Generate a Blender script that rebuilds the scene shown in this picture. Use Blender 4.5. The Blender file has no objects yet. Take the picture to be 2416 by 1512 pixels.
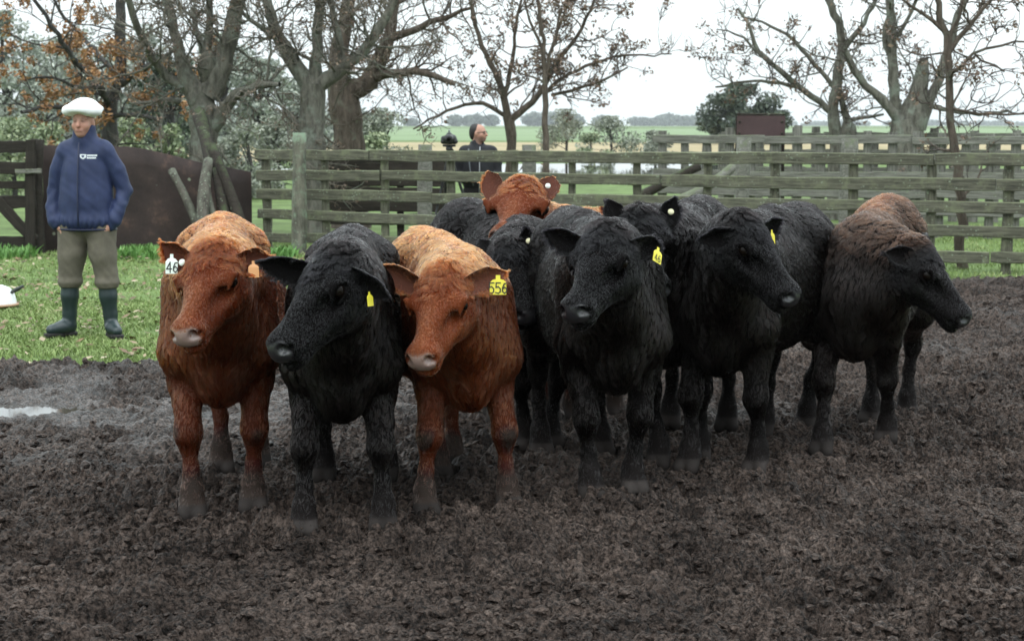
import bpy, bmesh, math, random
import numpy as np
from mathutils import Vector, Matrix, kdtree

random.seed(7)
RNG = np.random.default_rng(7)
R = math.radians
SC = bpy.context.scene
COL = SC.collection

# ------------------------------------------------------------------ camera, light, exposure
CAM_H, FPX, PITCH = 1.6, 4200.0, R(6.26)          # eye height, focal length in reference pixels (2416 wide), tilt
cam_data = bpy.data.cameras.new('camera')
cam = bpy.data.objects.new('camera', cam_data)
COL.objects.link(cam)
SC.camera = cam
cam.location = (0, 0, CAM_H)
cam.rotation_euler = (math.pi / 2 - PITCH, 0, 0)
cam_data.sensor_width = 23.5
cam_data.lens = FPX / 2416 * 23.5
cam_data.clip_end = 6000
cam_data.dof.use_dof = True
cam_data.dof.focus_distance = 7.2
cam_data.dof.aperture_fstop = 5.0

world = bpy.data.worlds.new('World')
SC.world = world
world.use_nodes = True
wn, wl = world.node_tree.nodes, world.node_tree.links
wn.clear()
w_out = wn.new('ShaderNodeOutputWorld')
w_bg = wn.new('ShaderNodeBackground'); w_bg.inputs['Strength'].default_value = 0.10
w_sky = wn.new('ShaderNodeTexSky'); w_sky.sky_type = 'NISHITA'; w_sky.sun_disc = False
w_sky.sun_elevation = R(48); w_sky.sun_rotation = R(20)
w_sky.air_density = 1.0; w_sky.dust_density = 4.0
# overcast cloud layer: three times brighter overhead than at the horizon
w_tc = wn.new('ShaderNodeTexCoord'); w_sep = wn.new('ShaderNodeSeparateXYZ')
wl.new(w_tc.outputs['Generated'], w_sep.inputs[0])
w_max = wn.new('ShaderNodeMath'); w_max.operation = 'MAXIMUM'; w_max.inputs[1].default_value = 0
wl.new(w_sep.outputs['Z'], w_max.inputs[0])
w_mad = wn.new('ShaderNodeMath'); w_mad.operation = 'MULTIPLY_ADD'
w_mad.inputs[1].default_value = 2.0 * 9.2; w_mad.inputs[2].default_value = 9.2
wl.new(w_max.outputs[0], w_mad.inputs[0])
w_noise = wn.new('ShaderNodeTexNoise'); w_noise.inputs['Scale'].default_value = 1.6; w_noise.inputs['Detail'].default_value = 5
wl.new(w_tc.outputs['Generated'], w_noise.inputs['Vector'])
w_nr = wn.new('ShaderNodeMapRange'); w_nr.inputs[1].default_value = .3; w_nr.inputs[2].default_value = .7
w_nr.inputs[3].default_value = .93; w_nr.inputs[4].default_value = 1.06
wl.new(w_noise.outputs['Fac'], w_nr.inputs[0])
w_mu = wn.new('ShaderNodeMath'); w_mu.operation = 'MULTIPLY'
wl.new(w_mad.outputs[0], w_mu.inputs[0]); wl.new(w_nr.outputs[0], w_mu.inputs[1])
w_vm = wn.new('ShaderNodeVectorMath'); w_vm.operation = 'SCALE'
w_vm.inputs[0].default_value = (.86, .955, .985)
wl.new(w_mu.outputs[0], w_vm.inputs['Scale'])
w_mix = wn.new('ShaderNodeMix'); w_mix.data_type = 'RGBA'; w_mix.inputs[0].default_value = .93
wl.new(w_sky.outputs[0], w_mix.inputs[6]); wl.new(w_vm.outputs[0], w_mix.inputs[7])
wl.new(w_mix.outputs[2], w_bg.inputs['Color'])
wl.new(w_bg.outputs[0], w_out.inputs['Surface'])

sun_data = bpy.data.lights.new('sun', 'SUN')
sun_data.energy = 0.6; sun_data.angle = R(40); sun_data.color = (1, .97, .93)
sun = bpy.data.objects.new('sun', sun_data); COL.objects.link(sun)
sun.rotation_euler = (R(38), 0, R(-20))            # from high behind the camera's left shoulder
sun.location = (-5, -5, 12)

SC.view_settings.view_transform = 'Standard'
SC.view_settings.look = 'None'
SC.view_settings.exposure = 0.42
SC.view_settings.gamma = 1.0
SC.cycles.max_bounces = 6
SC.cycles.diffuse_bounces = 3
SC.cycles.glossy_bounces = 3
SC.cycles.transmission_bounces = 4
SC.cycles.volume_bounces = 0
SC.cycles.transparent_max_bounces = 8
SC.cycles.use_adaptive_sampling = True
SC.cycles.use_denoising = True
SC.cycles_curves.shape = 'RIBBONS'
SC.cycles_curves.subdivisions = 2

# ------------------------------------------------------------------ placing by sight lines
def ray(u, v):
    """world direction of the sight line through reference pixel (u, v); y component 1 = depth"""
    x, y = (u - 1208) / FPX, (756 - v) / FPX
    d = np.array([x, math.cos(PITCH) + y * math.sin(PITCH), -math.sin(PITCH) + y * math.cos(PITCH)])
    return d
def at(u, v, depth):
    d = ray(u, v)
    return np.array([0, 0, CAM_H]) + d * (depth / d[1])
def ground(u, v, z=0.0):
    d = ray(u, v)
    return np.array([0, 0, CAM_H]) + d * ((z - CAM_H) / d[2])

# ------------------------------------------------------------------ objects
def link(o, parent=None):
    COL.objects.link(o)
    if parent is not None:
        o.parent = parent
    return o
def tag(o, label=None, cat=None, group=None, kind=None):
    if label: o['label'] = label
    if cat: o['category'] = cat
    if group: o['group'] = group
    if kind: o['kind'] = kind
    return o
def empty(name, loc=(0, 0, 0), rz=0):
    o = bpy.data.objects.new(name, None)
    o.empty_display_size = .2
    o.location = loc; o.rotation_euler = (0, 0, rz)
    return link(o)
def mesh_np(name, V, F, mat=None, parent=None, smooth=True, attrs=None, faces_vary=None):
    """one mesh object from numpy verts and a quad or tri index array (or list of lists)"""
    me = bpy.data.meshes.new(name)
    V = np.asarray(V, np.float32)
    if isinstance(F, np.ndarray):
        n, k = F.shape
        me.vertices.add(len(V)); me.vertices.foreach_set('co', V.ravel())
        me.loops.add(n * k); me.loops.foreach_set('vertex_index', F.astype(np.int32).ravel())
        me.polygons.add(n)
        me.polygons.foreach_set('loop_start', np.arange(0, n * k, k, dtype=np.int32))
        me.polygons.foreach_set('loop_total', np.full(n, k, np.int32))
    else:
        me.from_pydata([tuple(map(float, v)) for v in V], [], [tuple(map(int, f)) for f in F])
    me.polygons.foreach_set('use_smooth', np.full(len(me.polygons), smooth))
    for an, av in (attrs or {}).items():
        av = np.asarray(av, np.float32)
        if av.ndim == 2 and av.shape[1] == 4:
            a = me.attributes.new(an, 'FLOAT_COLOR', 'POINT'); a.data.foreach_set('color', av.ravel())
        elif av.ndim == 2:
            a = me.attributes.new(an, 'FLOAT_VECTOR', 'POINT'); a.data.foreach_set('vector', av.ravel())
        else:
            a = me.attributes.new(an, 'FLOAT', 'POINT'); a.data.foreach_set('value', av)
    me.update(calc_edges=True)
    me.validate()
    if mat: me.materials.append(mat)
    o = bpy.data.objects.new(name, me)
    return link(o, parent)

# ------------------------------------------------------------------ numpy noise
def _h2(ix, iy, seed):
    h = (ix.astype(np.int64) * 374761393 + iy.astype(np.int64) * 668265263 + seed * 974711) & 0x7fffffff
    h = ((h ^ (h >> 13)) * 1274126177) & 0x7fffffff
    return ((h ^ (h >> 16)) & 0xffffff) / float(0xffffff)
def vnoise2(x, y, seed=0):
    ix, iy = np.floor(x), np.floor(y)
    fx, fy = x - ix, y - iy
    fx = fx * fx * fx * (fx * (fx * 6 - 15) + 10); fy = fy * fy * fy * (fy * (fy * 6 - 15) + 10)
    a, b = _h2(ix, iy, seed), _h2(ix + 1, iy, seed)
    c, d = _h2(ix, iy + 1, seed), _h2(ix + 1, iy + 1, seed)
    return (a + (b - a) * fx) * (1 - fy) + (c + (d - c) * fx) * fy
def fbm2(x, y, oct=4, seed=0):
    s, a, t = 0, .5, 0
    for i in range(oct):
        s = s + a * vnoise2(x, y, seed + i); t += a
        x, y, a = x * 2.03 + 7.1, y * 2.03 + 3.7, a * .5
    return s / t
def worley2(x, y, seed=0):
    """distance to the nearest of the jittered cell points, and that cell's hash"""
    ix, iy = np.floor(x), np.floor(y)
    best = np.full(x.shape, 9.0); hid = np.zeros(x.shape)
    for dx in (-1, 0, 1):
        for dy in (-1, 0, 1):
            cx, cy = ix + dx, iy + dy
            px = cx + _h2(cx, cy, seed); py = cy + _h2(cx, cy, seed + 51)
            d = (px - x) ** 2 + (py - y) ** 2
            m = d < best
            best = np.where(m, d, best); hid = np.where(m, _h2(cx, cy, seed + 77), hid)
    return np.sqrt(best), hid
def sn3(P, f, seed=0):
    """cheap smooth 3-D noise in [-1, 1] from warped sines"""
    r = np.random.default_rng(seed)
    out = 0
    for i in range(5):
        k = r.normal(size=3); k *= f * (.7 + .25 * i) / np.linalg.norm(k)
        k2 = r.normal(size=3); k2 *= f * .6 / np.linalg.norm(k2)
        out = out + np.sin(P @ k + r.uniform(0, 6.28) + 1.3 * np.sin(P @ k2 + r.uniform(0, 6.28)))
    return out / 5

# ------------------------------------------------------------------ soft solids on a grid, surface by surface nets
class Solid:
    def __init__(s, lo, hi, h):
        s.lo = np.array(lo, np.float32); s.h = h
        s.n = np.ceil((np.array(hi) - s.lo) / h).astype(int) + 1
        s.D = np.full(s.n, .5, np.float32)
    def _box(s, lo, hi):
        a = np.clip(np.floor((np.asarray(lo) - s.lo) / s.h).astype(int), 0, s.n)
        b = np.clip(np.ceil((np.asarray(hi) - s.lo) / s.h).astype(int) + 1, 0, s.n)
        if (b <= a).any(): return None, None
        g = [s.lo[i] + s.h * np.arange(a[i], b[i], dtype=np.float32) for i in range(3)]
        return tuple(slice(a[i], b[i]) for i in range(3)), np.stack(np.meshgrid(*g, indexing='ij'), -1)
    def _mix(s, sl, d, k, cut):
        A = s.D[sl]
        if cut: A, d = -A, d
        hh = np.maximum(k - np.abs(A - d), 0) / max(k, 1e-6)
        m = np.minimum(A, d) - hh * hh * k * .25
        s.D[sl] = -m if cut else m
    def cone(s, a, b, ra, rb, k=.05, cut=False):
        a = np.asarray(a, np.float32); b = np.asarray(b, np.float32)
        pad = max(ra, rb) + k + 2.5 * s.h
        sl, P = s._box(np.minimum(a, b) - pad, np.maximum(a, b) + pad)
        if sl is None: return
        ab = b - a; L = float(ab @ ab) + 1e-9
        t = np.clip(((P - a) @ ab) / L, 0, 1)
        d = np.linalg.norm(P - a - t[..., None] * ab, axis=-1) - (ra + (rb - ra) * t)
        s._mix(sl, d.astype(np.float32), k, cut)
    def ell(s, c, r, k=.05, rot=None, cut=False):
        c = np.asarray(c, np.float32); r = np.asarray(r, np.float32)
        if rot is None:
            ext = r
        else:
            rot = np.asarray(rot, np.float32); ext = np.sqrt(((rot * r) ** 2).sum(1))
        pad = ext + k + 2.5 * s.h
        sl, P = s._box(c - pad, c + pad)
        if sl is None: return
        Q = P - c
        if rot is not None: Q = Q @ rot          # columns of rot are the axes
        k0 = np.linalg.norm(Q / r, axis=-1); k1 = np.linalg.norm(Q / (r * r), axis=-1)
        d = k0 * (k0 - 1) / np.maximum(k1, 1e-6)
        s._mix(sl, d.astype(np.float32), k, cut)
    def chain(s, pts, rad, k=.04):
        for i in range(len(pts) - 1): s.cone(pts[i], pts[i + 1], rad[i], rad[i + 1], k)
    def mesh(s):
        D = s.D; S = D < 0
        nx, ny, nz = D.shape
        def c(A, i, j, k): return A[i:nx - 1 + i, j:ny - 1 + j, k:nz - 1 + k]
        cnt = sum(c(S, i, j, k).astype(np.int8) for i in (0, 1) for j in (0, 1) for k in (0, 1))
        cells = np.argwhere((cnt > 0) & (cnt < 8))
        idx = np.full((nx - 1, ny - 1, nz - 1), -1, np.int64)
        idx[tuple(cells.T)] = np.arange(len(cells))
        acc = np.zeros((len(cells), 3)); w = np.zeros(len(cells))
        cor = [(i, j, k) for i in (0, 1) for j in (0, 1) for k in (0, 1)]
        val = {q: D[cells[:, 0] + q[0], cells[:, 1] + q[1], cells[:, 2] + q[2]].astype(float) for q in cor}
        for q in cor:
            for ax in range(3):
                if q[ax]: continue
                p = list(q); p[ax] = 1; p = tuple(p)
                d0, d1 = val[q], val[p]
                m = (d0 < 0) != (d1 < 0)
                t = np.where(m, d0 / np.where(m, d0 - d1, 1), 0)
                pos = np.tile(np.array(q, float), (len(cells), 1)); pos[:, ax] = t
                acc += pos * m[:, None]; w += m
        V = s.lo + s.h * (cells + acc / w[:, None])
        quads = []
        for ax in range(3):
            o1, o2 = [(1, 2), (2, 0), (0, 1)][ax]
            sh = [slice(None)] * 3; sh[ax] = slice(0, -1); sh[o1] = slice(1, -1); sh[o2] = slice(1, -1)
            sh2 = list(sh); sh2[ax] = slice(1, None)
            e = S[tuple(sh)] != S[tuple(sh2)]
            q = np.argwhere(e)
            if not len(q): continue
            q[:, o1] += 1; q[:, o2] += 1
            flip = S[q[:, 0], q[:, 1], q[:, 2]]
            def g(a, b):
                r = q.copy(); r[:, o1] -= a; r[:, o2] -= b
                return idx[r[:, 0], r[:, 1], r[:, 2]]
            Q = np.stack([g(1, 1), g(0, 1), g(0, 0), g(1, 0)], 1)
            Q = np.where(flip[:, None], Q, Q[:, ::-1])
            quads.append(Q)
        F = np.concatenate(quads)
        return V, F
def relax(V, F, it=2, w=.5):
    """plain laplacian smoothing of a quad mesh"""
    E = np.concatenate([F[:, [0, 1]], F[:, [1, 2]], F[:, [2, 3]], F[:, [3, 0]]])
    for _ in range(it):
        acc = np.zeros_like(V); n = np.zeros(len(V))
        for c in range(3):
            acc[:, c] = np.bincount(E[:, 0], V[E[:, 1], c], len(V)) + np.bincount(E[:, 1], V[E[:, 0], c], len(V))
        n = np.bincount(E[:, 0], minlength=len(V)) + np.bincount(E[:, 1], minlength=len(V))
        V = V + w * (acc / np.maximum(n, 1)[:, None] - V)
    return V
def vnormals(V, F):
    a, b, c, d = (V[F[:, i]] for i in range(4))
    fn = np.cross(c - a, d - b)
    N = np.zeros_like(V)
    for i in range(4):
        for cc in range(3):
            N[:, cc] += np.bincount(F[:, i], fn[:, cc], len(V))
    return N / np.maximum(np.linalg.norm(N, axis=1), 1e-12)[:, None]
def nrm(v):
    v = np.asarray(v, float); return v / max(np.linalg.norm(v), 1e-12)
def sstep(a, b, x):
    t = np.clip((x - a) / (b - a), 0, 1); return t * t * (3 - 2 * t)

# ------------------------------------------------------------------ material helpers
def new_mat(name):
    m = bpy.data.materials.new(name); m.use_nodes = True
    nt = m.node_tree
    return m, nt, nt.nodes, nt.links, nt.nodes['Principled BSDF']
def simple_mat(name, col, rough=.6, spec=.5, noise=0, scale=8, bump=0, metallic=0, col2=None, coords='Object'):
    m, nt, n, l, b = new_mat(name)
    b.inputs['Base Color'].default_value = (*col, 1)
    b.inputs['Roughness'].default_value = rough
    b.inputs['Specular IOR Level'].default_value = spec
    b.inputs['Metallic'].default_value = metallic
    if noise or bump or col2:
        tc = n.new('ShaderNodeTexCoord'); nz = n.new('ShaderNodeTexNoise')
        nz.inputs['Scale'].default_value = scale; nz.inputs['Detail'].default_value = 6; nz.inputs['Roughness'].default_value = .65
        l.new(tc.outputs[coords], nz.inputs['Vector'])
        c2 = col2 or tuple(c * (1 - noise) for c in col)
        cr = n.new('ShaderNodeValToRGB'); cr.color_ramp.elements[0].position = .35; cr.color_ramp.elements[1].position = .65
        cr.color_ramp.elements[0].color = (*c2, 1); cr.color_ramp.elements[1].color = (*col, 1)
        l.new(nz.outputs['Fac'], cr.inputs[0]); l.new(cr.outputs[0], b.inputs['Base Color'])
        if bump:
            bp = n.new('ShaderNodeBump'); bp.inputs['Strength'].default_value = 1; bp.inputs['Distance'].default_value = bump
            l.new(nz.outputs['Fac'], bp.inputs['Height']); l.new(bp.outputs[0], b.inputs['Normal'])
    return m
def attr_mat(name, attr='col', rough=.6, spec=.4, sss=0, bump=0, bscale=60):
    """colour from a painted vertex attribute; its alpha is the roughness"""
    m, nt, n, l, b = new_mat(name)
    a = n.new('ShaderNodeAttribute'); a.attribute_name = attr
    l.new(a.outputs['Color'], b.inputs['Base Color']); l.new(a.outputs['Alpha'], b.inputs['Roughness'])
    b.inputs['Specular IOR Level'].default_value = spec
    if bump:
        tc = n.new('ShaderNodeTexCoord'); nz = n.new('ShaderNodeTexNoise'); nz.inputs['Scale'].default_value = bscale; nz.inputs['Detail'].default_value = 4
        l.new(tc.outputs['Object'], nz.inputs['Vector'])
        bp = n.new('ShaderNodeBump'); bp.inputs['Distance'].default_value = bump; bp.inputs['Strength'].default_value = 1
        l.new(nz.outputs['Fac'], bp.inputs['Height']); l.new(bp.outputs[0], b.inputs['Normal'])
    return m
# ------------------------------------------------------------------ ground, mud, grass, water
def y_edge(x):
    """where the trodden mud ends and the grass begins (distance from the camera)"""
    x = np.asarray(x, float)
    base = np.interp(x, [-30, -3.2, -2.2, -1.2, 3.2, 4.0, 30], [12.1, 12.0, 12.2, 13.5, 18.6, 18.75, 19.2])
    return base + .55 * (fbm2(x * .9 + 11, x * 0 + 3, 3, 5) - .5) * 2 * .35

PUDDLES = [(ground(15, 942), .62, .26), (ground(128, 950), .34, .15), (ground(10, 990), .30, .10), (ground(255, 925), .24, .09), (ground(300, 948), .2, .07), (ground(-120, 960), .7, .3), (ground(70, 908), .26, .10), (ground(345, 932), .22, .08), (ground(205, 985), .24, .08), (ground(330, 992), .18, .06), (ground(95, 1015), .20, .07), (ground(20, 1040), .25, .07)]

def mud_height(X, Y):
    wx = X + .05 * (fbm2(X * 6, Y * 6, 2, 21) - .5); wy = Y + .05 * (fbm2(X * 6 + 9, Y * 6, 2, 22) - .5)
    big = (fbm2(X * 1.1, Y * 1.1, 3, 31) - .5) * .035
    med = (fbm2(X * 4.2, Y * 4.2, 3, 32) - .5) * .075
    hp, hid = worley2(wx / .27, wy / .27, 41)
    print_ = -.065 * sstep(.36, .14, hp) * (hid > .5)
    d1, h1 = worley2(wx / .095, wy / .095, 42)
    clod = (.042 * np.maximum(0, 1 - (d1 / .60) ** 2) ** .8) * (h1 > .25) * (.5 + h1)
    d2, h2 = worley2(wx / .046 + 3.3, wy / .046, 43)
    crumb = .032 * np.sqrt(np.maximum(0, 1 - (d2 / .66) ** 2)) * (.45 + .8 * h2)
    d3, h3 = worley2(X / .022, Y / .022, 44)
    fine = .017 * np.sqrt(np.maximum(0, 1 - (d3 / .7) ** 2)) * (.4 + .8 * h3)
    rough = sstep(.25, .65, fbm2(X * .8 + 4, Y * .8, 3, 33))
    h = big + med + print_ + (clod + crumb + fine) * (.65 + .5 * rough) - .044
    wet = np.exp(-(((X + 3.0) / 2.3) ** 2 + ((Y - 10.2) / 1.7) ** 2)) * (.35 + .65 * sstep(.38, .58, fbm2(X * 2.2, Y * 2.2, 3, 36)))
    wet = np.maximum(wet, .22 * sstep(.5, .7, fbm2(X * .7 + 8, Y * .7, 3, 35)) * sstep(6.6, 8.5, Y))
    h = h * (1 - .55 * np.clip(wet * 1.2, 0, 1))
    for (c, a, b) in PUDDLES:
        h = h - .07 * np.exp(-(((X - c[0]) / a) ** 2 + ((Y - c[1]) / b) ** 2) * 1.3)
    return h, np.clip(wet, 0, 1)

def build_mud():
    rows = int(math.log(20.5 / 4.5) / .0019)
    ys = 4.5 * np.exp(.0019 * np.arange(rows + 1))
    ks = np.linspace(-.42, .42, 640)
    Y, K = np.meshgrid(ys, ks, indexing='ij')
    X = K * Y + RNG.uniform(-.0004, .0004, K.shape) * Y; Y = Y + RNG.uniform(-.0006, .0006, K.shape) * Y
    h, wet = mud_height(X, Y)
    edge = y_edge(X) - Y
    m = sstep(-.25, .35, edge + .5 * (fbm2(X * 5, Y * 5, 3, 61) - .5))
    Z = h * np.clip(m * 1.6, 0, 1) - .075 * (1 - m)
    n1, n2 = Y.shape
    I = np.arange(n1 * n2).reshape(n1, n2)
    F = np.stack([I[:-1, :-1], I[:-1, 1:], I[1:, 1:], I[1:, :-1]], -1).reshape(-1, 4)
    F = F[(m.ravel()[F].max(1) > .001)]
    V = np.stack([X, Y, Z], -1).reshape(-1, 3)
    used = np.zeros(len(V), bool); used[F] = True
    mp = np.cumsum(used) - 1
    m_, nt, n, l, b = new_mat('wet_mud')
    geo = n.new('ShaderNodeTexCoord')
    at_ = n.new('ShaderNodeAttribute'); at_.attribute_name = 'wet'
    nz = n.new('ShaderNodeTexNoise'); nz.inputs['Scale'].default_value = 2.2; nz.inputs['Detail'].default_value = 9; nz.inputs['Roughness'].default_value = .7
    nz2 = n.new('ShaderNodeTexNoise'); nz2.inputs['Scale'].default_value = 52; nz2.inputs['Detail'].default_value = 6; nz2.inputs['Roughness'].default_value = .7
    l.new(geo.outputs['Object'], nz.inputs['Vector']); l.new(geo.outputs['Object'], nz2.inputs['Vector'])
    cr = n.new('ShaderNodeValToRGB')
    cr.color_ramp.elements[0].position = .36; cr.color_ramp.elements[0].color = (.0215, .0162, .0140, 1)
    cr.color_ramp.elements[1].position = .66; cr.color_ramp.elements[1].color = (.088, .069, .060, 1)
    l.new(nz.outputs['Fac'], cr.inputs[0])
    mx = n.new('ShaderNodeMix'); mx.data_type = 'RGBA'; mx.blend_type = 'MULTIPLY'; mx.inputs[0].default_value = .95
    cr2 = n.new('ShaderNodeValToRGB'); cr2.color_ramp.elements[0].position = .40; cr2.color_ramp.elements[0].color = (.16, .145, .135, 1); cr2.color_ramp.elements[1].position = .62; cr2.color_ramp.elements[1].color = (2.3, 2.15, 2.05, 1)
    l.new(nz2.outputs['Fac'], cr2.inputs[0]); l.new(cr.outputs[0], mx.inputs[6]); l.new(cr2.outputs[0], mx.inputs[7])
    l.new(mx.outputs[2], b.inputs['Base Color'])
    mr = n.new('ShaderNodeMapRange'); mr.inputs[3].default_value = .62; mr.inputs[4].default_value = .12
    l.new(at_.outputs['Fac'], mr.inputs[0])
    ad = n.new('ShaderNodeMath'); ad.operation = 'MULTIPLY_ADD'; ad.inputs[1].default_value = .25; 
    l.new(nz2.outputs['Fac'], ad.inputs[0]); l.new(mr.outputs[0], ad.inputs[2])
    sb = n.new('ShaderNodeMath'); sb.operation = 'SUBTRACT'; sb.inputs[1].default_value = .12
    l.new(ad.outputs[0], sb.inputs[0]); l.new(sb.outputs[0], b.inputs['Roughness'])
    ms = n.new('ShaderNodeMapRange'); ms.inputs[3].default_value = .14; ms.inputs[4].default_value = .85; l.new(at_.outputs['Fac'], ms.inputs[0]); l.new(ms.outputs[0], b.inputs['Specular IOR Level'])
    vo = n.new('ShaderNodeTexVoronoi'); vo.inputs['Scale'].default_value = 70; vo.inputs['Randomness'].default_value = 1
    wv = n.new('ShaderNodeVectorMath'); wv.operation = 'MULTIPLY_ADD'; wv.inputs[1].default_value = (.03, .03, .03); l.new(nz2.outputs['Color'], wv.inputs[0]); l.new(geo.outputs['Object'], wv.inputs[2]); l.new(wv.outputs[0], vo.inputs['Vector'])
    hsum = n.new('ShaderNodeMath'); hsum.operation = 'MULTIPLY_ADD'; hsum.inputs[1].default_value = -.75; l.new(vo.outputs['Distance'], hsum.inputs[0]); l.new(nz2.outputs['Fac'], hsum.inputs[2])
    bp = n.new('ShaderNodeBump'); bp.inputs['Distance'].default_value = .020; bp.inputs['Strength'].default_value = 1
    l.new(hsum.outputs[0], bp.inputs['Height']); l.new(bp.outputs[0], b.inputs['Normal'])
    o = mesh_np('mud', V[used], mp[F], m_, None, False, {'wet': (wet * m).reshape(-1)[used]})
    tag(o, kind='structure')
build_mud()

# loose crumbs of trodden mud lying on it
def clods():
    r = np.random.default_rng(17); n = 36000
    y = 5.0 * np.exp(r.random(n) ** 1.25 * math.log(19.0 / 5.0)); x = r.uniform(-.36, .36, n) * y
    k = (y < y_edge(x) - .2) & (fbm2(x * 1.4, y * 1.4, 3, 71) + r.uniform(-.25, .25, n) > .42); x, y = x[k], y[k]; n = len(x)
    h, wet = mud_height(x, y); k = wet < .35; x, y, h = x[k], y[k], h[k]; n = len(x)
    g_ = (1 + 5 ** .5) / 2
    bv = np.array([(-1, g_, 0), (1, g_, 0), (-1, -g_, 0), (1, -g_, 0), (0, -1, g_), (0, 1, g_), (0, -1, -g_), (0, 1, -g_), (g_, 0, -1), (g_, 0, 1), (-g_, 0, -1), (-g_, 0, 1)]) / 1.9
    bf = np.array([(0, 11, 5), (0, 5, 1), (0, 1, 7), (0, 7, 10), (0, 10, 11), (1, 5, 9), (5, 11, 4), (11, 10, 2), (10, 7, 6), (7, 1, 8), (3, 9, 4), (3, 4, 2), (3, 2, 6), (3, 6, 8), (3, 8, 9), (4, 9, 5), (2, 4, 11), (6, 2, 10), (8, 6, 7), (9, 8, 1)])
    s = .0055 + .017 * r.random(n) ** 3.2
    sc = np.stack([s * r.uniform(.8, 1.5, n), s * r.uniform(.8, 1.5, n), s * r.uniform(.6, .95, n)], 1)
    V = bv[None] * (1 + r.normal(0, .20, (n, len(bv), 1))) * sc[:, None] ; a = r.uniform(0, 6.28, n); c, q = np.cos(a)[:, None], np.sin(a)[:, None]
    V = np.stack([V[..., 0] * c - V[..., 1] * q, V[..., 0] * q + V[..., 1] * c, V[..., 2]], -1) + np.stack([x, y, h + s * .25], -1)[:, None]
    F = (bf[None] + (np.arange(n) * len(bv))[:, None, None]).reshape(-1, 3)
    o = mesh_np('mud_clods', V.reshape(-1, 3), F, bpy.data.materials['wet_mud'], None, False, {'wet': np.zeros(n * len(bv))})
    tag(o, 'loose dark crumbs of trodden mud on the yard', 'mud', kind='stuff')
clods()

# the land itself: one sheet to the horizon
def land_mat():
    m, nt, n, l, b = new_mat('pasture_soil')
    g = n.new('ShaderNodeNewGeometry')
    nz = n.new('ShaderNodeTexNoise'); nz.inputs['Scale'].default_value = 1.3; nz.inputs['Detail'].default_value = 8; nz.inputs['Roughness'].default_value = .7
    l.new(g.outputs['Position'], nz.inputs['Vector'])
    cr = n.new('ShaderNodeValToRGB')
    e = cr.color_ramp.elements
    e[0].position = .30; e[0].color = (.055, .058, .025, 1); e[1].position = .62; e[1].color = (.13, .19, .062, 1)
    x = e.new(.46); x.color = (.085, .125, .040, 1)
    x = e.new(.78); x.color = (.15, .145, .07, 1)
    l.new(nz.outputs['Fac'], cr.inputs[0]); l.new(cr.outputs[0], b.inputs['Base Color'])
    b.inputs['Roughness'].default_value = .9; b.inputs['Specular IOR Level'].default_value = .15
    return m
gx = np.concatenate([[-3000, -800, -200, -60, -20], np.arange(-12, 12.1, .5), [20, 60, 200, 800, 3000.]]); gy = np.concatenate([[-300, -20], np.arange(2, 26, .5), [30, 60, 150, 400, 1200, 4500.]])
GX, GY = np.meshgrid(gx, gy, indexing='ij')
I_ = np.arange(GX.size).reshape(GX.shape)
land = mesh_np('ground', np.stack([GX, GY, -.035 - .14 * sstep(.25, .9, y_edge(GX) - GY) * sstep(.47, .41, np.abs(GX) / np.maximum(GY, .1)) * sstep(4.3, 5.2, GY)], -1).reshape(-1, 3),
               np.stack([I_[:-1, :-1], I_[1:, :-1], I_[1:, 1:], I_[:-1, 1:]], -1).reshape(-1, 4), land_mat(), None, False)
tag(land, kind='structure')

def strip(name, x0, x1, y0, y1, z, col, col2, sc, seed):
    nx = 40
    xs = np.linspace(x0, x1, nx)
    a = np.stack([xs, y0 + (y1 - y0) * .04 * np.sin(xs * .021 + seed), np.full(nx, z)], 1)
    c = np.stack([xs, y1 + (y1 - y0) * .06 * np.sin(xs * .017 + seed * 2), np.full(nx, z)], 1)
    V = np.concatenate([a, c]); i = np.arange(nx - 1)
    F = np.stack([i, i + 1, nx + i + 1, nx + i], 1)
    o = mesh_np(name, V, F, simple_mat(name + '_soil', col, .95, .1, col2=col2, scale=sc), None, False)
    return tag(o, kind='structure')
strip('stubble_field', -400, 500, 78, 165, -.027, (.34, .27, .17), (.25, .215, .12), .06, 1)
strip('green_field', -900, 1100, 168, 800, -.023, (.185, .245, .135), (.16, .21, .115), .02, 2)

WATER, *_ = new_mat('standing_water')
wb = WATER.node_tree.nodes['Principled BSDF']
wb.inputs['Base Color'].default_value = (.035, .030, .026, 1); wb.inputs['Roughness'].default_value = .04; wb.inputs['Specular IOR Level'].default_value = .6
def water(name, cx, cy, a, b, z, seed):
    n = 40; r = np.random.default_rng(seed); th = np.linspace(0, 2 * math.pi, n, endpoint=False)
    k = 1 + .12 * np.sin(3 * th + r.uniform(0, 6)) + .09 * np.sin(5 * th + r.uniform(0, 6)) + .05 * np.sin(9 * th + r.uniform(0, 6))
    V = np.concatenate([[[cx, cy, z]], np.stack([cx + a * k * np.cos(th), cy + b * k * np.sin(th), np.full(n, z)], 1)])
    F = [[0, 1 + i, 1 + (i + 1) % n] for i in range(n)]
    return tag(mesh_np(name, V, np.array(F), WATER, None, False), kind='structure')
for i, (c, a, b) in enumerate(PUDDLES):
    water('puddle', c[0], c[1], a * 1.35, b * 1.35, -.051 - .0015 * i, 100 + i)
pc = (at(1080, 415, 56) + at(1480, 415, 56)) / 2
water('pond', pc[0] + .5, 67, 9.0, 8.5, -.020, 300)

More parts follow.
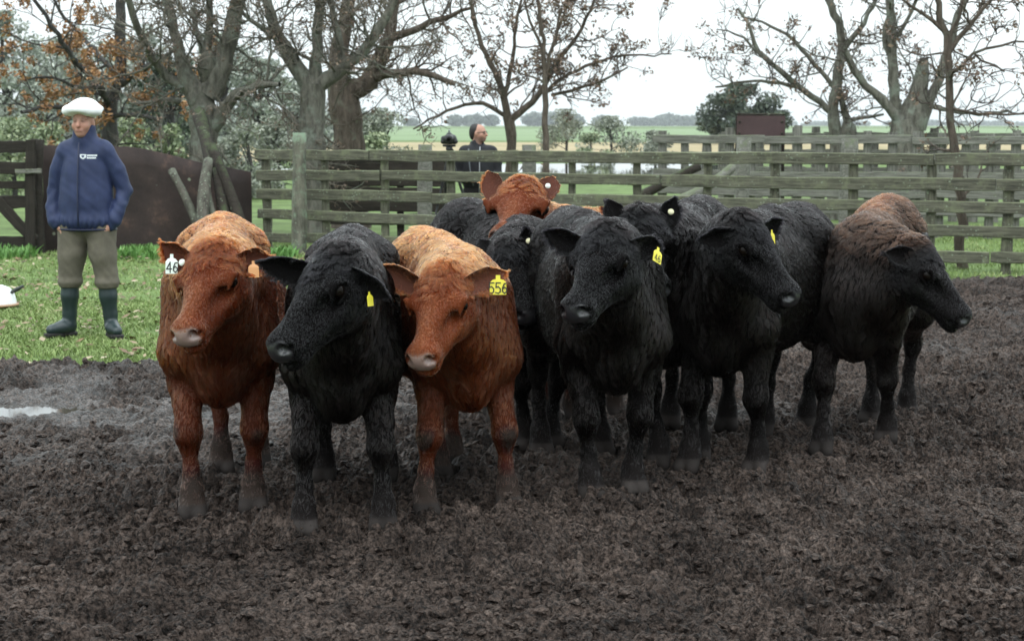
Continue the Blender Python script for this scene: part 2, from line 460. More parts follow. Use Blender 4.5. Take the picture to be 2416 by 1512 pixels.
# grass: one blade = a bent two-triangle strip
def grass_mat(name, c0, c1, c2):
    m, nt, n, l, b = new_mat(name)
    a = n.new('ShaderNodeAttribute'); a.attribute_name = 'hue'
    cr = n.new('ShaderNodeValToRGB'); e = cr.color_ramp.elements
    e[0].color = (*c0, 1); e[1].color = (*c2, 1); x = e.new(.6); x.color = (*c1, 1)
    l.new(a.outputs['Fac'], cr.inputs[0]); l.new(cr.outputs[0], b.inputs['Base Color'])
    b.inputs['Roughness'].default_value = .55; b.inputs['Specular IOR Level'].default_value = .3
    return m
def blades(name, px, py, pz, hmin, hmax, w, mat, lean=.6, seed=0):
    r = np.random.default_rng(seed); n = len(px)
    th = r.uniform(0, 2 * math.pi, n); hh = r.uniform(hmin, hmax, n); ln = r.uniform(.1, lean, n) * hh; th2 = r.uniform(0, 6.28, n)
    ww = w * r.uniform(.6, 1.4, n)
    P = np.stack([px, py, pz], 1); S_ = np.stack([np.cos(th), np.sin(th), np.zeros(n)], 1) * ww[:, None] * .5
    D = np.stack([np.cos(th2), np.sin(th2), np.zeros(n)], 1) * ln[:, None]; U = np.zeros((n, 3)); U[:, 2] = hh
    V = np.stack([P - S_, P + S_, P + D * .35 + U * .6 + S_ * .8, P + D * .35 + U * .6 - S_ * .8, P + D + U], 1).reshape(-1, 3)
    i = np.arange(n) * 5
    T = np.concatenate([np.stack([i, i + 1, i + 2], 1), np.stack([i, i + 2, i + 3], 1), np.stack([i + 3, i + 2, i + 4], 1)])
    hue = np.clip(.45 + .35 * (fbm2(px * 1.5, py * 1.5, 3, 8) - .5) * 2 + r.normal(0, .18, n), 0, 1)
    return mesh_np(name, V, T, mat, None, False, {'hue': np.repeat(hue, 5)})
GRASS = grass_mat('grass_blades', (.115, .165, .045), (.215, .295, .095), (.38, .37, .19))
def sow(n, x0, x1, y0, y1, seed):
    r = np.random.default_rng(seed)
    y = np.sqrt(r.uniform(y0 ** 2, y1 ** 2, n)) if False else r.uniform(y0, y1, n); x = r.uniform(x0, x1, n)
    e = y - y_edge(x)
    keep = (r.random(n) < sstep(-.35, .6, e + .9 * (fbm2(x * 4, y * 4, 3, 15) - .5))) & (fbm2(x * 2.2, y * 2.2, 3, 16) + r.uniform(-.16, .2, n) > .36)
    return x[keep], y[keep]
gx1, gy1 = sow(105000, -6.6, -.6, 11.4, 16.5, 1)
gx2, gy2 = sow(36000, -8.6, -1.5, 16.5, 25.5, 2)
gx3, gy3 = sow(40000, 1.5, 8.6, 18.2, 29, 3)
gx4, gy4 = sow(12000, -1.5, 1.6, 13, 25, 4)
px_, py_ = np.concatenate([gx1, gx2, gx3, gx4]), np.concatenate([gy1, gy2, gy3, gy4])
tag(blades('grass', px_, py_, np.full(len(px_), -.036), .018, .05, .010, GRASS, 1.3, 4), 'short trodden green grass growing round the mud yard', 'grass', kind='stuff')
# ranker weeds under the iron sheet and the gate
wr = np.random.default_rng(5)
wu = np.concatenate([wr.uniform(300, 385, 900), wr.uniform(-20, 85, 350), wr.uniform(640, 700, 150)])
wx = np.array([at(u, 500, 22.3)[0] for u in wu]); wy = 22.2 + wr.uniform(-.5, .3, len(wu))
tag(blades('weeds', wx, wy, np.full(len(wx), -.036), .05, .17, .035, grass_mat('weed_leaves', (.06, .13, .03), (.11, .24, .055), (.19, .29, .09)), .9, 6),
    'taller bright green weeds growing along the foot of the iron sheet', 'weeds', kind='stuff')
# fallen leaves
def litter(name, x, y, z, size, mat, seed):
    r = np.random.default_rng(seed); n = len(x)
    th = r.uniform(0, 6.28, n); s = size * r.uniform(.5, 1.3, n)
    A = np.stack([np.cos(th), np.sin(th), r.uniform(-.3, .5, n)], 1) * s[:, None]; B = np.stack([-np.sin(th), np.cos(th), r.uniform(-.3, .5, n)], 1) * s[:, None] * .55
    P = np.stack([x, y, z], 1)
    V = np.stack([P - A, P - B, P + A, P + B], 1).reshape(-1, 3); i = np.arange(n) * 4
    return mesh_np(name, V, np.stack([i, i + 1, i + 2, i + 3], 1), mat, None, False, {'hue': np.repeat(r.random(n), 4)})
LITTER = grass_mat('dead_leaves', (.08, .045, .024), (.20, .125, .065), (.38, .32, .22))
lr = np.random.default_rng(9)
lx, ly = sow(2600, -6.5, -1.0, 11.8, 22, 12)
tag(litter('fallen_leaves', lx, ly, lr.uniform(-.01, .025, len(lx)), .036, LITTER, 10), 'small tan and brown leaves fallen on the grass', 'leaves', kind='stuff')
# ------------------------------------------------------------------ timber
def wood_mat(name, c_dark, c_light, moss, moss_amt, lichen, grain=(3, 40, 40), rough=.85):
    m, nt, n, l, b = new_mat(name)
    tc = n.new('ShaderNodeTexCoord'); oi = n.new('ShaderNodeObjectInfo'); geo = n.new('ShaderNodeNewGeometry')
    vm = n.new('ShaderNodeVectorMath'); vm.operation = 'ADD'
    sc = n.new('ShaderNodeVectorMath'); sc.operation = 'SCALE'; sc.inputs['Scale'].default_value = 37.0
    cx = n.new('ShaderNodeCombineXYZ'); l.new(oi.outputs['Random'], cx.inputs[0]); l.new(oi.outputs['Random'], cx.inputs[1])
    l.new(cx.outputs[0], sc.inputs[0]); l.new(tc.outputs['Object'], vm.inputs[0]); l.new(sc.outputs[0], vm.inputs[1])
    mp = n.new('ShaderNodeMapping'); mp.inputs['Scale'].default_value = grain; l.new(vm.outputs[0], mp.inputs[0])
    nz = n.new('ShaderNodeTexNoise'); nz.inputs['Scale'].default_value = 1; nz.inputs['Detail'].default_value = 6; nz.inputs['Roughness'].default_value = .7; l.new(mp.outputs[0], nz.inputs['Vector'])
    cr = n.new('ShaderNodeValToRGB'); cr.color_ramp.elements[0].position = .32; cr.color_ramp.elements[1].position = .70
    cr.color_ramp.elements[0].color = (*c_dark, 1); cr.color_ramp.elements[1].color = (*c_light, 1)
    l.new(nz.outputs['Fac'], cr.inputs[0])
    # moss: more of it on upward faces
    nm = n.new('ShaderNodeTexNoise'); nm.inputs['Scale'].default_value = 7; nm.inputs['Detail'].default_value = 7; nm.inputs['Roughness'].default_value = .7; l.new(vm.outputs[0], nm.inputs['Vector'])
    sp = n.new('ShaderNodeSeparateXYZ'); l.new(geo.outputs['Normal'], sp.inputs[0])
    ma = n.new('ShaderNodeMath'); ma.operation = 'MULTIPLY_ADD'; ma.inputs[1].default_value = .30
    l.new(sp.outputs['Z'], ma.inputs[0]); l.new(nm.outputs['Fac'], ma.inputs[2])
    mr = n.new('ShaderNodeMapRange'); mr.inputs[1].default_value = .62 - moss_amt; mr.inputs[2].default_value = .78 - moss_amt; l.new(ma.outputs[0], mr.inputs[0])
    mx = n.new('ShaderNodeMix'); mx.data_type = 'RGBA'; l.new(mr.outputs[0], mx.inputs[0]); l.new(cr.outputs[0], mx.inputs[6]); mx.inputs[7].default_value = (*moss, 1)
    # pale lichen spots
    vo = n.new('ShaderNodeTexVoronoi'); vo.inputs['Scale'].default_value = 24; l.new(vm.outputs[0], vo.inputs['Vector'])
    nl = n.new('ShaderNodeTexNoise'); nl.inputs['Scale'].default_value = 4.5; nl.inputs['Detail'].default_value = 3; l.new(vm.outputs[0], nl.inputs['Vector'])
    m1 = n.new('ShaderNodeMapRange'); m1.inputs[1].default_value = .27; m1.inputs[2].default_value = .17; l.new(vo.outputs['Distance'], m1.inputs[0])
    m2 = n.new('ShaderNodeMapRange'); m2.inputs[1].default_value = .62 - lichen; m2.inputs[2].default_value = .70 - lichen; l.new(nl.outputs['Fac'], m2.inputs[0])
    mm = n.new('ShaderNodeMath'); mm.operation = 'MULTIPLY'; l.new(m1.outputs[0], mm.inputs[0]); l.new(m2.outputs[0], mm.inputs[1])
    mx2 = n.new('ShaderNodeMix'); mx2.data_type = 'RGBA'; l.new(mm.outputs[0], mx2.inputs[0]); l.new(mx.outputs[2], mx2.inputs[6]); mx2.inputs[7].default_value = (.20, .23, .17, 1)
    l.new(mx2.outputs[2], b.inputs['Base Color'])
    b.inputs['Roughness'].default_value = rough; b.inputs['Specular IOR Level'].default_value = .25
    bp = n.new('ShaderNodeBump'); bp.inputs['Distance'].default_value = .012; bp.inputs['Strength'].default_value = .8; l.new(nz.outputs['Fac'], bp.inputs['Height']); l.new(bp.outputs[0], b.inputs['Normal'])
    return m
RAIL = wood_mat('mossy_rail_wood', (.034, .033, .025), (.155, .150, .110), (.140, .148, .092), .11, .13)
RAIL_DARK = wood_mat('dark_rail_wood', (.014, .011, .009), (.045, .036, .028), (.05, .065, .03), -.04, .02)
RAIL_PALE = wood_mat('bleached_rail_wood', (.065, .062, .053), (.24, .235, .205), (.12, .135, .085), .02, .08)
GATEW = wood_mat('gate_wood', (.012, .010, .008), (.036, .029, .023), (.05, .07, .02), -.12, .0)
LOG = wood_mat('lichen_log', (.028, .024, .019), (.12, .108, .088), (.10, .105, .08), .02, .22, (8, 8, 3))

def board_mesh(name, L, hgt, th, seed, sag=.012):
    """a sawn board, its length along x, slightly warped and uneven"""
    r = np.random.default_rng(seed); n = 11
    xs = np.linspace(-L / 2, L / 2, n); V = []
    for i, x in enumerate(xs):
        e = 1 if 0 < i < n - 1 else .93
        dz = .4 * sag * math.sin(i * .5 + seed) + r.normal(0, .002); dy = r.normal(0, .004)
        hh = hgt * e * r.uniform(.93, 1.05) / 2; tt = th * e * r.uniform(.92, 1.06) / 2; c = .18 * th
        jx = 0 if 0 < i < n - 1 else r.uniform(-.02, .02)
        for (yy, zz) in ((-tt, -hh + c), (-tt + c, -hh), (tt - c, -hh), (tt, -hh + c), (tt, hh - c), (tt - c, hh), (-tt + c, hh), (-tt, hh - c)):
            V.append((x + jx, yy + dy, zz + dz + r.normal(0, .0025)))
    F = [[i * 8 + j, i * 8 + (j + 1) % 8, (i + 1) * 8 + (j + 1) % 8, (i + 1) * 8 + j] for i in range(n - 1) for j in range(8)]
    F += [list(range(8))[::-1], [(n - 1) * 8 + j for j in range(8)]]
    me = bpy.data.meshes.new(name); me.from_pydata(V, [], [f[::-1] for f in F]); me.update()
    return me
BOARDS = {}
def board(name, a, b, hgt, th, mat, parent, var=0, roll=0):
    """board object from point a to point b (world); meshes shared between alike boards"""
    a, b = np.asarray(a, float), np.asarray(b, float); L = float(np.linalg.norm(b - a))
    key = (round(L, 1), round(hgt, 3), round(th, 3), var, mat.name)
    if key not in BOARDS:
        me = board_mesh(name, key[0] if key[0] > 0 else L, hgt, th, len(BOARDS) + 3, min(.012, L * .006)); me.materials.append(mat); BOARDS[key] = me
    o = bpy.data.objects.new(name, BOARDS[key])
    d = (b - a) / L
    y = nrm(np.cross([0, 0, 1.0], d)) if abs(d[2]) < .9 else np.array([0, 1.0, 0]); y = nrm(y - d * (y @ d)); z = np.cross(d, y)
    c, s = math.cos(roll), math.sin(roll); y, z = y * c + z * s, z * c - y * s
    p = (a + b) / 2 - (np.array(parent.location) if parent else 0)
    k = L / max(key[0], .05)
    o.matrix_local = Matrix(((d[0] * k, y[0], z[0], p[0]), (d[1] * k, y[1], z[1], p[1]), (d[2] * k, y[2], z[2], p[2]), (0, 0, 0, 1)))
    return link(o, parent)

def fence(label, a, b, rails, post_ts, rail_h=.13, th=.045, mat=RAIL, post_mat=None, post_h=1.32, split=3.6, post_w=.10, seed=0, group=None, proud=.0, behind=1, postname='post', top_extra=.0):
    r = random.Random(seed)
    a, b = np.array([a[0], a[1], 0.]), np.array([b[0], b[1], 0.]); L = np.linalg.norm(b - a); d = (b - a) / L; nn = np.array([-d[1], d[0], 0]) * behind   # towards the far side
    f = empty('timber_fence', a); tag(f, label, 'fence', group)
    for i, z in enumerate(rails):
        s = 0.0; off = r.uniform(.3, 1) * split; k = 0
        while s < L - .05:
            e = min(L, s + (off if k == 0 else split * r.uniform(.9, 1.1)))
            if L - e < .8: e = L
            za, zb = z + r.uniform(-.014, .014), z + r.uniform(-.014, .014)
            jog = nn * r.uniform(-.008, .008)
            board('rail', a + d * (s + .004) + np.array([0, 0, za]) + jog, a + d * (e - .004) + np.array([0, 0, zb]) + jog, rail_h * r.uniform(.92, 1.08), th, mat, f, var=k % 3 + 10 * (i % 2), roll=r.uniform(-.04, .04))
            s = e; k += 1
    for j, t in enumerate(post_ts):
        p = a + d * L * t + nn * (th / 2 + post_w * .42 + .01)
        hh = post_h * r.uniform(.95, 1.05) + top_extra * (j % 3 == 0)
        board(postname, p + np.array([0, 0, -.25]), p + np.array([r.uniform(-.015, .015), 0, hh]), post_w * r.uniform(.85, 1.15), post_w * .8, post_mat or mat, f, var=j % 4, roll=r.uniform(-.1, .1))
    return f
# main fence across the yard, a little nearer on the right
FA, FB = at(606, 400, 23.4)[:2], at(2560, 400, 19.2)[:2]
def t_at(u):                       # where along the fence a sight column falls
    k = (u - 1208) / FPX / math.cos(PITCH)
    k = ray(u, 400)[0] / ray(u, 400)[1]
    dx, dy = FB[0] - FA[0], FB[1] - FA[1]
    return (k * FA[1] - FA[0]) / (dx - k * dy)
posts = [t_at(u) for u in (622, 762, 901, 1058, 1206, 1342, 1499, 1665, 1827, 2012, 2196, 2379, 2500)]
fence('long green-mossed five-rail timber fence running behind the cattle', FA, FB, (1.215, .955, .695, .425, .150), posts, seed=3, post_h=1.25, mat=RAIL)
# corral fences behind, greyer
fence('low bleached corral fence directly behind the mossy fence', at(1540, 400, 27.5)[:2], at(2600, 400, 25.0)[:2], (1.38, 1.12, .86, .60, .34), np.linspace(.02, .98, 19), mat=RAIL_PALE, post_mat=RAIL_PALE, seed=5, post_h=1.46, post_w=.13, rail_h=.12, split=2.4, top_extra=.05)
fence('farther bleached corral fence seen through the rails under the bare trees', at(1700, 400, 32)[:2], at(2700, 400, 29)[:2], (1.40, 1.1, .8, .5), np.linspace(.0, 1, 22), mat=RAIL_PALE, post_mat=RAIL_PALE, seed=6, post_h=1.50, post_w=.15, rail_h=.15, split=2.2)
fence('dark plank loading pen behind the fence, left of the photographer', at(735, 400, 26.5)[:2], at(1050, 400, 26)[:2], (1.12, .98, .78, .62, .42, .22), np.linspace(.03, .97, 4), mat=RAIL_DARK, post_mat=RAIL_DARK, seed=7, post_h=1.2, rail_h=.16, th=.07, split=1.9)
# tall round posts standing out above the rails
def log_mesh(pts, rad, sides=9, seed=0, rough=.06):
    r = np.random.default_rng(seed); pts = np.asarray(pts, float); n = len(pts); V = []; ph = r.uniform(0, 6.28, 4)
    for i in range(n):
        t = nrm(pts[min(i + 1, n - 1)] - pts[max(i - 1, 0)]); u = nrm(np.cross(t, [0.31, .92, .2])); w = np.cross(t, u)
        for j in range(sides):
            th = 2 * math.pi * j / sides
            k = rad[i] * (1 + rough * math.sin(3 * th + ph[0]) + rough * math.sin(2 * th + i * .9 + ph[1]) + r.normal(0, rough * .4))
            V.append(pts[i] + (u * math.cos(th) + w * math.sin(th)) * k)
    F = [[i * sides + j, i * sides + (j + 1) % sides, (i + 1) * sides + (j + 1) % sides, (i + 1) * sides + j] for i in range(n - 1) for j in range(sides)]
    F += [list(range(sides))[::-1], [(n - 1) * sides + j for j in range(sides)]]
    return V, F
def log_obj(name, a, b, ra, rb, mat, label=None, cat=None, group=None, seed=0, bend=.03, parent=None, n=9):
    a, b = np.asarray(a, float), np.asarray(b, float); r = np.random.default_rng(seed); bd = r.normal(0, 1, 3) * bend
    pts = [a + (b - a) * t + bd * math.sin(math.pi * t) for t in np.linspace(0, 1, n)]
    V, F = log_mesh([p - a for p in pts], np.linspace(ra, rb, n), 9, seed)
    o = mesh_np(name, V, F, mat, parent, True); o.location = a
    if label: tag(o, label, cat, group)
    return o
for i, (u, d_, top, rr, lab) in enumerate([(1000, 24.6, 1.33, .10, 'round weathered post rising above the rail beside the tripod'), (1245, 24.4, 1.33, .10, 'round weathered post rising above the rail beside the forked tree'),
                                           (1752, 23.0, 1.44, .09, 'pale squat post standing under the brown metal plate'), (2000, 24.0, 1.42, .12, 'thick grey post behind the fence below the bare trees')]):
    p = at(u, 350, d_)
    log_obj('round_post', (p[0], p[1], -.2), (p[0] + .02, p[1], top), rr * 1.05, rr, RAIL_PALE, lab, 'post', 'posts showing above the fence rails', seed=20 + i, bend=.01)
# slanting props of the loading ramp, seen between the rails
for i, (ua, va, ub, vb, d_, lab) in enumerate([(1590, 480, 1735, 390, 24.0, 'long pale slanting pole behind the fence, nearer the brown plate'), (1475, 485, 1650, 392, 25.0, 'dark slanting pole behind the fence, farther from the brown plate')]):
    log_obj('slanting_pole', at(ua, va, d_), at(ub, vb, d_ + .3), .075, .06, RAIL_PALE if i == 0 else RAIL_DARK, lab, 'pole', 'slanting poles behind the fence', seed=30 + i)

# gate at the left edge
g0 = at(-60, 480, 22.6); gt = empty('farm_gate', (g0[0], g0[1], 0)); tag(gt, 'dark timber gate with diagonal brace behind the man in the cap', 'gate')
G = lambda u, v, d=22.6: at(u, v, d)
for i, v in enumerate((348, 397, 478, 572)):
    board('gate_board', G(-110, v), G(66, v - 1), .15 if i != 2 else .16, .04, GATEW, gt, var=i)
board('gate_board', G(-110, 437), G(66, 436), .10, .03, GATEW, gt, var=5)
board('stile', G(72, 582, 22.55), G(72, 332, 22.55), .13, .06, GATEW, gt, var=1)
board('brace', G(-40, 440, 22.55), G(80, 565, 22.55), .14, .04, GATEW, gt, var=2)
board('latch_rail', G(40, 405, 22.5), G(96, 404, 22.5), .06, .05, RAIL_PALE, gt, var=3)
log_obj('gate_post', (G(92, 500, 22.7)[0], 22.7, -.2), (G(90, 330, 22.7)[0], 22.7, 1.42), .09, .08, GATEW, 'dark gate post half hidden behind the man in the blue jacket', 'post', 'gate posts', seed=41)

# iron sheet wall
def sheet():
    m, nt, n, l, b = new_mat('old_dark_iron')
    tc = n.new('ShaderNodeTexCoord')
    nz = n.new('ShaderNodeTexNoise'); nz.inputs['Scale'].default_value = 2.3; nz.inputs['Detail'].default_value = 11; nz.inputs['Roughness'].default_value = .72; l.new(tc.outputs['Object'], nz.inputs['Vector'])
    cr = n.new('ShaderNodeValToRGB'); e = cr.color_ramp.elements; e[0].position = .25; e[0].color = (.010, .007, .007, 1); e[1].position = .58; e[1].color = (.040, .026, .023, 1)
    x = e.new(.655); x.color = (.075, .045, .036, 1); x = e.new(.70); x.color = (.17, .080, .058, 1)
    l.new(nz.outputs['Fac'], cr.inputs[0])
    vo = n.new('ShaderNodeTexVoronoi'); vo.inputs['Scale'].default_value = 4.2; l.new(tc.outputs['Object'], vo.inputs['Vector'])
    n2 = n.new('ShaderNodeTexNoise'); n2.inputs['Scale'].default_value = 9; n2.inputs['Detail'].default_value = 4; l.new(tc.outputs['Object'], n2.inputs['Vector'])
    ad = n.new('ShaderNodeMath'); ad.operation = 'MULTIPLY_ADD'; ad.inputs[1].default_value = .25; l.new(n2.outputs['Fac'], ad.inputs[0]); l.new(vo.outputs['Distance'], ad.inputs[2])
    mr = n.new('ShaderNodeMapRange'); mr.inputs[1].default_value = .205; mr.inputs[2].default_value = .17; l.new(ad.outputs[0], mr.inputs[0])
    mx = n.new('ShaderNodeMix'); mx.data_type = 'RGBA'; l.new(mr.outputs[0], mx.inputs[0]); l.new(cr.outputs[0], mx.inputs[6]); mx.inputs[7].default_value = (.20, .22, .16, 1)
    l.new(mx.outputs[2], b.inputs['Base Color']); b.inputs['Roughness'].default_value = .75; b.inputs['Specular IOR Level'].default_value = .3
    bp = n.new('ShaderNodeBump'); bp.inputs['Distance'].default_value = .01; l.new(nz.outputs['Fac'], bp.inputs['Height']); l.new(bp.outputs[0], b.inputs['Normal'])
    top = [(98, 343), (200, 345), (300, 346), (345, 352), (400, 366), (470, 383), (540, 396), (592, 406)]
    dp = lambda u: 23.0 + .5 * (u - 98) / 500 + .06 * math.sin(u * .03)
    base = at(98, 500, 23.0); base[2] = 0
    A = [at(u, v, dp(u)) - base for u, v in top]; Bt = [np.array([p[0], p[1], -.1]) for p in A]
    nseg = 6; th = np.array([0, .03, 0]); V = []; nn = len(A)
    for off in (0, 1):
        for k in range(nseg + 1):
            for i in range(nn):
                q = A[i] * (1 - k / nseg) + Bt[i] * k / nseg
                V.append(q + th * off + np.array([0, .018 * math.sin(i * 1.7 + k * 1.1), 0]))
    W = (nseg + 1) * nn; F = []
    for k in range(nseg):
        for i in range(nn - 1):
            q = [k * nn + i, (k + 1) * nn + i, (k + 1) * nn + i + 1, k * nn + i + 1]
            F.append(q); F.append([W + x for x in q[::-1]])
    for i in range(nn - 1): F.append([i, i + 1, W + i + 1, W + i])
    for k in range(nseg):
        F.append([k * nn, W + k * nn, W + (k + 1) * nn, (k + 1) * nn]); F.append([k * nn + nn - 1, (k + 1) * nn + nn - 1, W + (k + 1) * nn + nn - 1, W + k * nn + nn - 1])
    o = mesh_np('iron_sheet_wall', V, F, m, None, True); o.location = base
    tag(o, 'dark rusty iron sheet wall with sloping top behind the man in the blue jacket', 'wall')
sheet()
# logs leaning on it
for i, (ua, va, ub, vb, da, db, ra, rb, lab, mt) in enumerate([
        (470, 545, 405, 402, 22.5, 22.9, .055, .05, 'thin greyish pole leaning on the iron sheet, farthest from the fence', LOG),
        (478, 560, 492, 378, 22.2, 22.85, .085, .065, 'white-spotted lichen trunk leaning upright on the iron sheet', LOG),
        (540, 545, 512, 400, 22.5, 23.0, .07, .06, 'dark split log leaning on the iron sheet beside the lichen trunk', RAIL_DARK),
        (575, 545, 500, 345, 22.6, 23.15, .075, .07, 'long dark beam leaning over the top of the iron sheet', RAIL_DARK),
        (515, 545, 488, 440, 22.4, 22.8, .05, .045, 'short brown stake between the leaning logs', LOG),
        (503, 400, 470, 268, 23.3, 24.6, .085, .10, 'dark dead bough slanting from the gnarled tree to the iron sheet', RAIL_DARK)]):
    log_obj('leaning_log', at(ua, va, da), at(ub, vb, db), ra, rb, mt, lab, 'log', 'logs leaning on the iron sheet', seed=50 + i)
# mossy post in front of the fence
p_ = at(703, 560, 22.7)
POSTM = wood_mat('green_lichen_bark', (.045, .043, .034), (.20, .19, .15), (.18, .235, .165), .12, .16, (9, 9, 3))
log_obj('lichen_post', (p_[0] + .01, 22.7, -.15), (p_[0] + .035, 22.7, 1.50), .105, .085, POSTM, 'stout post grown over with pale green lichen before the mossy fence', 'post', seed=71, bend=.02, n=12)
# brown metal plate standing on the corral
b0 = at(1795, 302, 27.0); pl = empty('metal_plate', (b0[0], b0[1], 0)); tag(pl, 'plain brown metal plate raised on two posts above the corral fence', 'plate')
PLATE = simple_mat('brown_plate', (.072, .042, .043), .7, .3, noise=.25, scale=3, bump=.004)
w_, z0, z1 = .745, at(1795, 334, 27)[2], at(1795, 273, 27)[2]
bm = bmesh.new(); bmesh.ops.create_cube(bm, size=1); bmesh.ops.scale(bm, vec=(w_ * .97, .02, z1 - z0), verts=bm.verts); bmesh.ops.bevel(bm, geom=bm.edges[:], offset=.004, segments=1)
me = bpy.data.meshes.new('plate'); bm.to_mesh(me); bm.free(); me.materials.append(PLATE); o_ = bpy.data.objects.new('plate', me); o_.location = (0, 0, (z0 + z1) / 2); o_.rotation_euler = (0, R(1), 0); link(o_, pl)
board('top_rail', (b0[0] - w_ / 2, b0[1], z1 + .022), (b0[0] + w_ / 2, b0[1], z1 + .012), .03, .04, RAIL_DARK, pl)
for s_ in (-1, 1): board('support', (b0[0] + s_ * w_ * .47, b0[1] + .04, -.1), (b0[0] + s_ * w_ * .47, b0[1] + .04, z1), .05, .05, RAIL_DARK, pl, var=1)
for s_ in (-1, 1):
    for zz in (.3, .75):
        bm = bmesh.new(); bmesh.ops.create_cone(bm, cap_ends=True, segments=8, radius1=.022, radius2=.016, depth=.03)
        me = bpy.data.meshes.new('bolt'); bm.to_mesh(me); bm.free(); me.materials.append(RAIL_DARK); q_ = bpy.data.objects.new('bolt', me); q_.location = (s_ * w_ * .43, -.022, z0 + (z1 - z0) * zz); q_.rotation_euler = (R(90), 0, 0); link(q_, pl)
# white tub on the grass at the edge of the picture
tb = ground(0, 722); tub = empty('white_tub', (tb[0] - .06, tb[1], 0)); tag(tub, 'white rounded tub lying on the grass by the picture edge', 'tub')
def lathe(name, prof, mat, parent, loc, seg=28, rot=None, wob=0):
    V = [(r_ * math.cos(2 * math.pi * j / seg), r_ * math.sin(2 * math.pi * j / seg), z_ + wob * math.sin(3 * 2 * math.pi * j / seg)) for r_, z_ in prof for j in range(seg)]
    F = [[i * seg + j, i * seg + (j + 1) % seg, (i + 1) * seg + (j + 1) % seg, (i + 1) * seg + j] for i in range(len(prof) - 1) for j in range(seg)]
    o = mesh_np(name, V, F, mat, parent, True); o.location = loc
    if rot: o.rotation_euler = rot
    return o
WHITE = simple_mat('white_plastic', (.78, .80, .80), .45, .4, noise=.08, scale=9)
lathe('bowl', [(.205, .012), (.20, .05), (.185, .11), (.15, .155), (.09, .18), (.001, .186)], WHITE, tub, (0, 0, 0), wob=.004)
lathe('rim', [(.198, .0), (.222, .006), (.224, .02), (.206, .026), (.198, .018)], simple_mat('tub_rim', (.36, .22, .13), .6), tub, (0, 0, .0))
tb2 = lathe('handle', [(.001, 0), (.016, .01), (.02, .07), (.012, .13), (.001, .14)], simple_mat('tub_handle', (.015, .02, .018), .5), tub, (.165, -.03, .12), rot=(0, R(62), 0))
# ------------------------------------------------------------------ fur
def fur_mat(name, ior=1.55):
    m = bpy.data.materials.new(name); m.use_nodes = True
    n, l = m.node_tree.nodes, m.node_tree.links
    n.clear()
    out = n.new('ShaderNodeOutputMaterial'); h = n.new('ShaderNodeBsdfHairPrincipled')
    h.model = 'CHIANG'; h.parametrization = 'COLOR'
    a = n.new('ShaderNodeAttribute'); a.attribute_name = 'col'
    l.new(a.outputs['Color'], h.inputs['Color'])
    h.inputs['Roughness'].default_value = .27
    h.inputs['Radial Roughness'].default_value = .55
    h.inputs['Coat'].default_value = 0; h.inputs['IOR'].default_value = ior
    h.inputs['Random Roughness'].default_value = .15
    l.new(h.outputs[0], out.inputs['Surface'])
    return m
FUR_RED = fur_mat('red_coat_hair', 1.30); FUR_BLACK = fur_mat('black_coat_hair', 1.27)

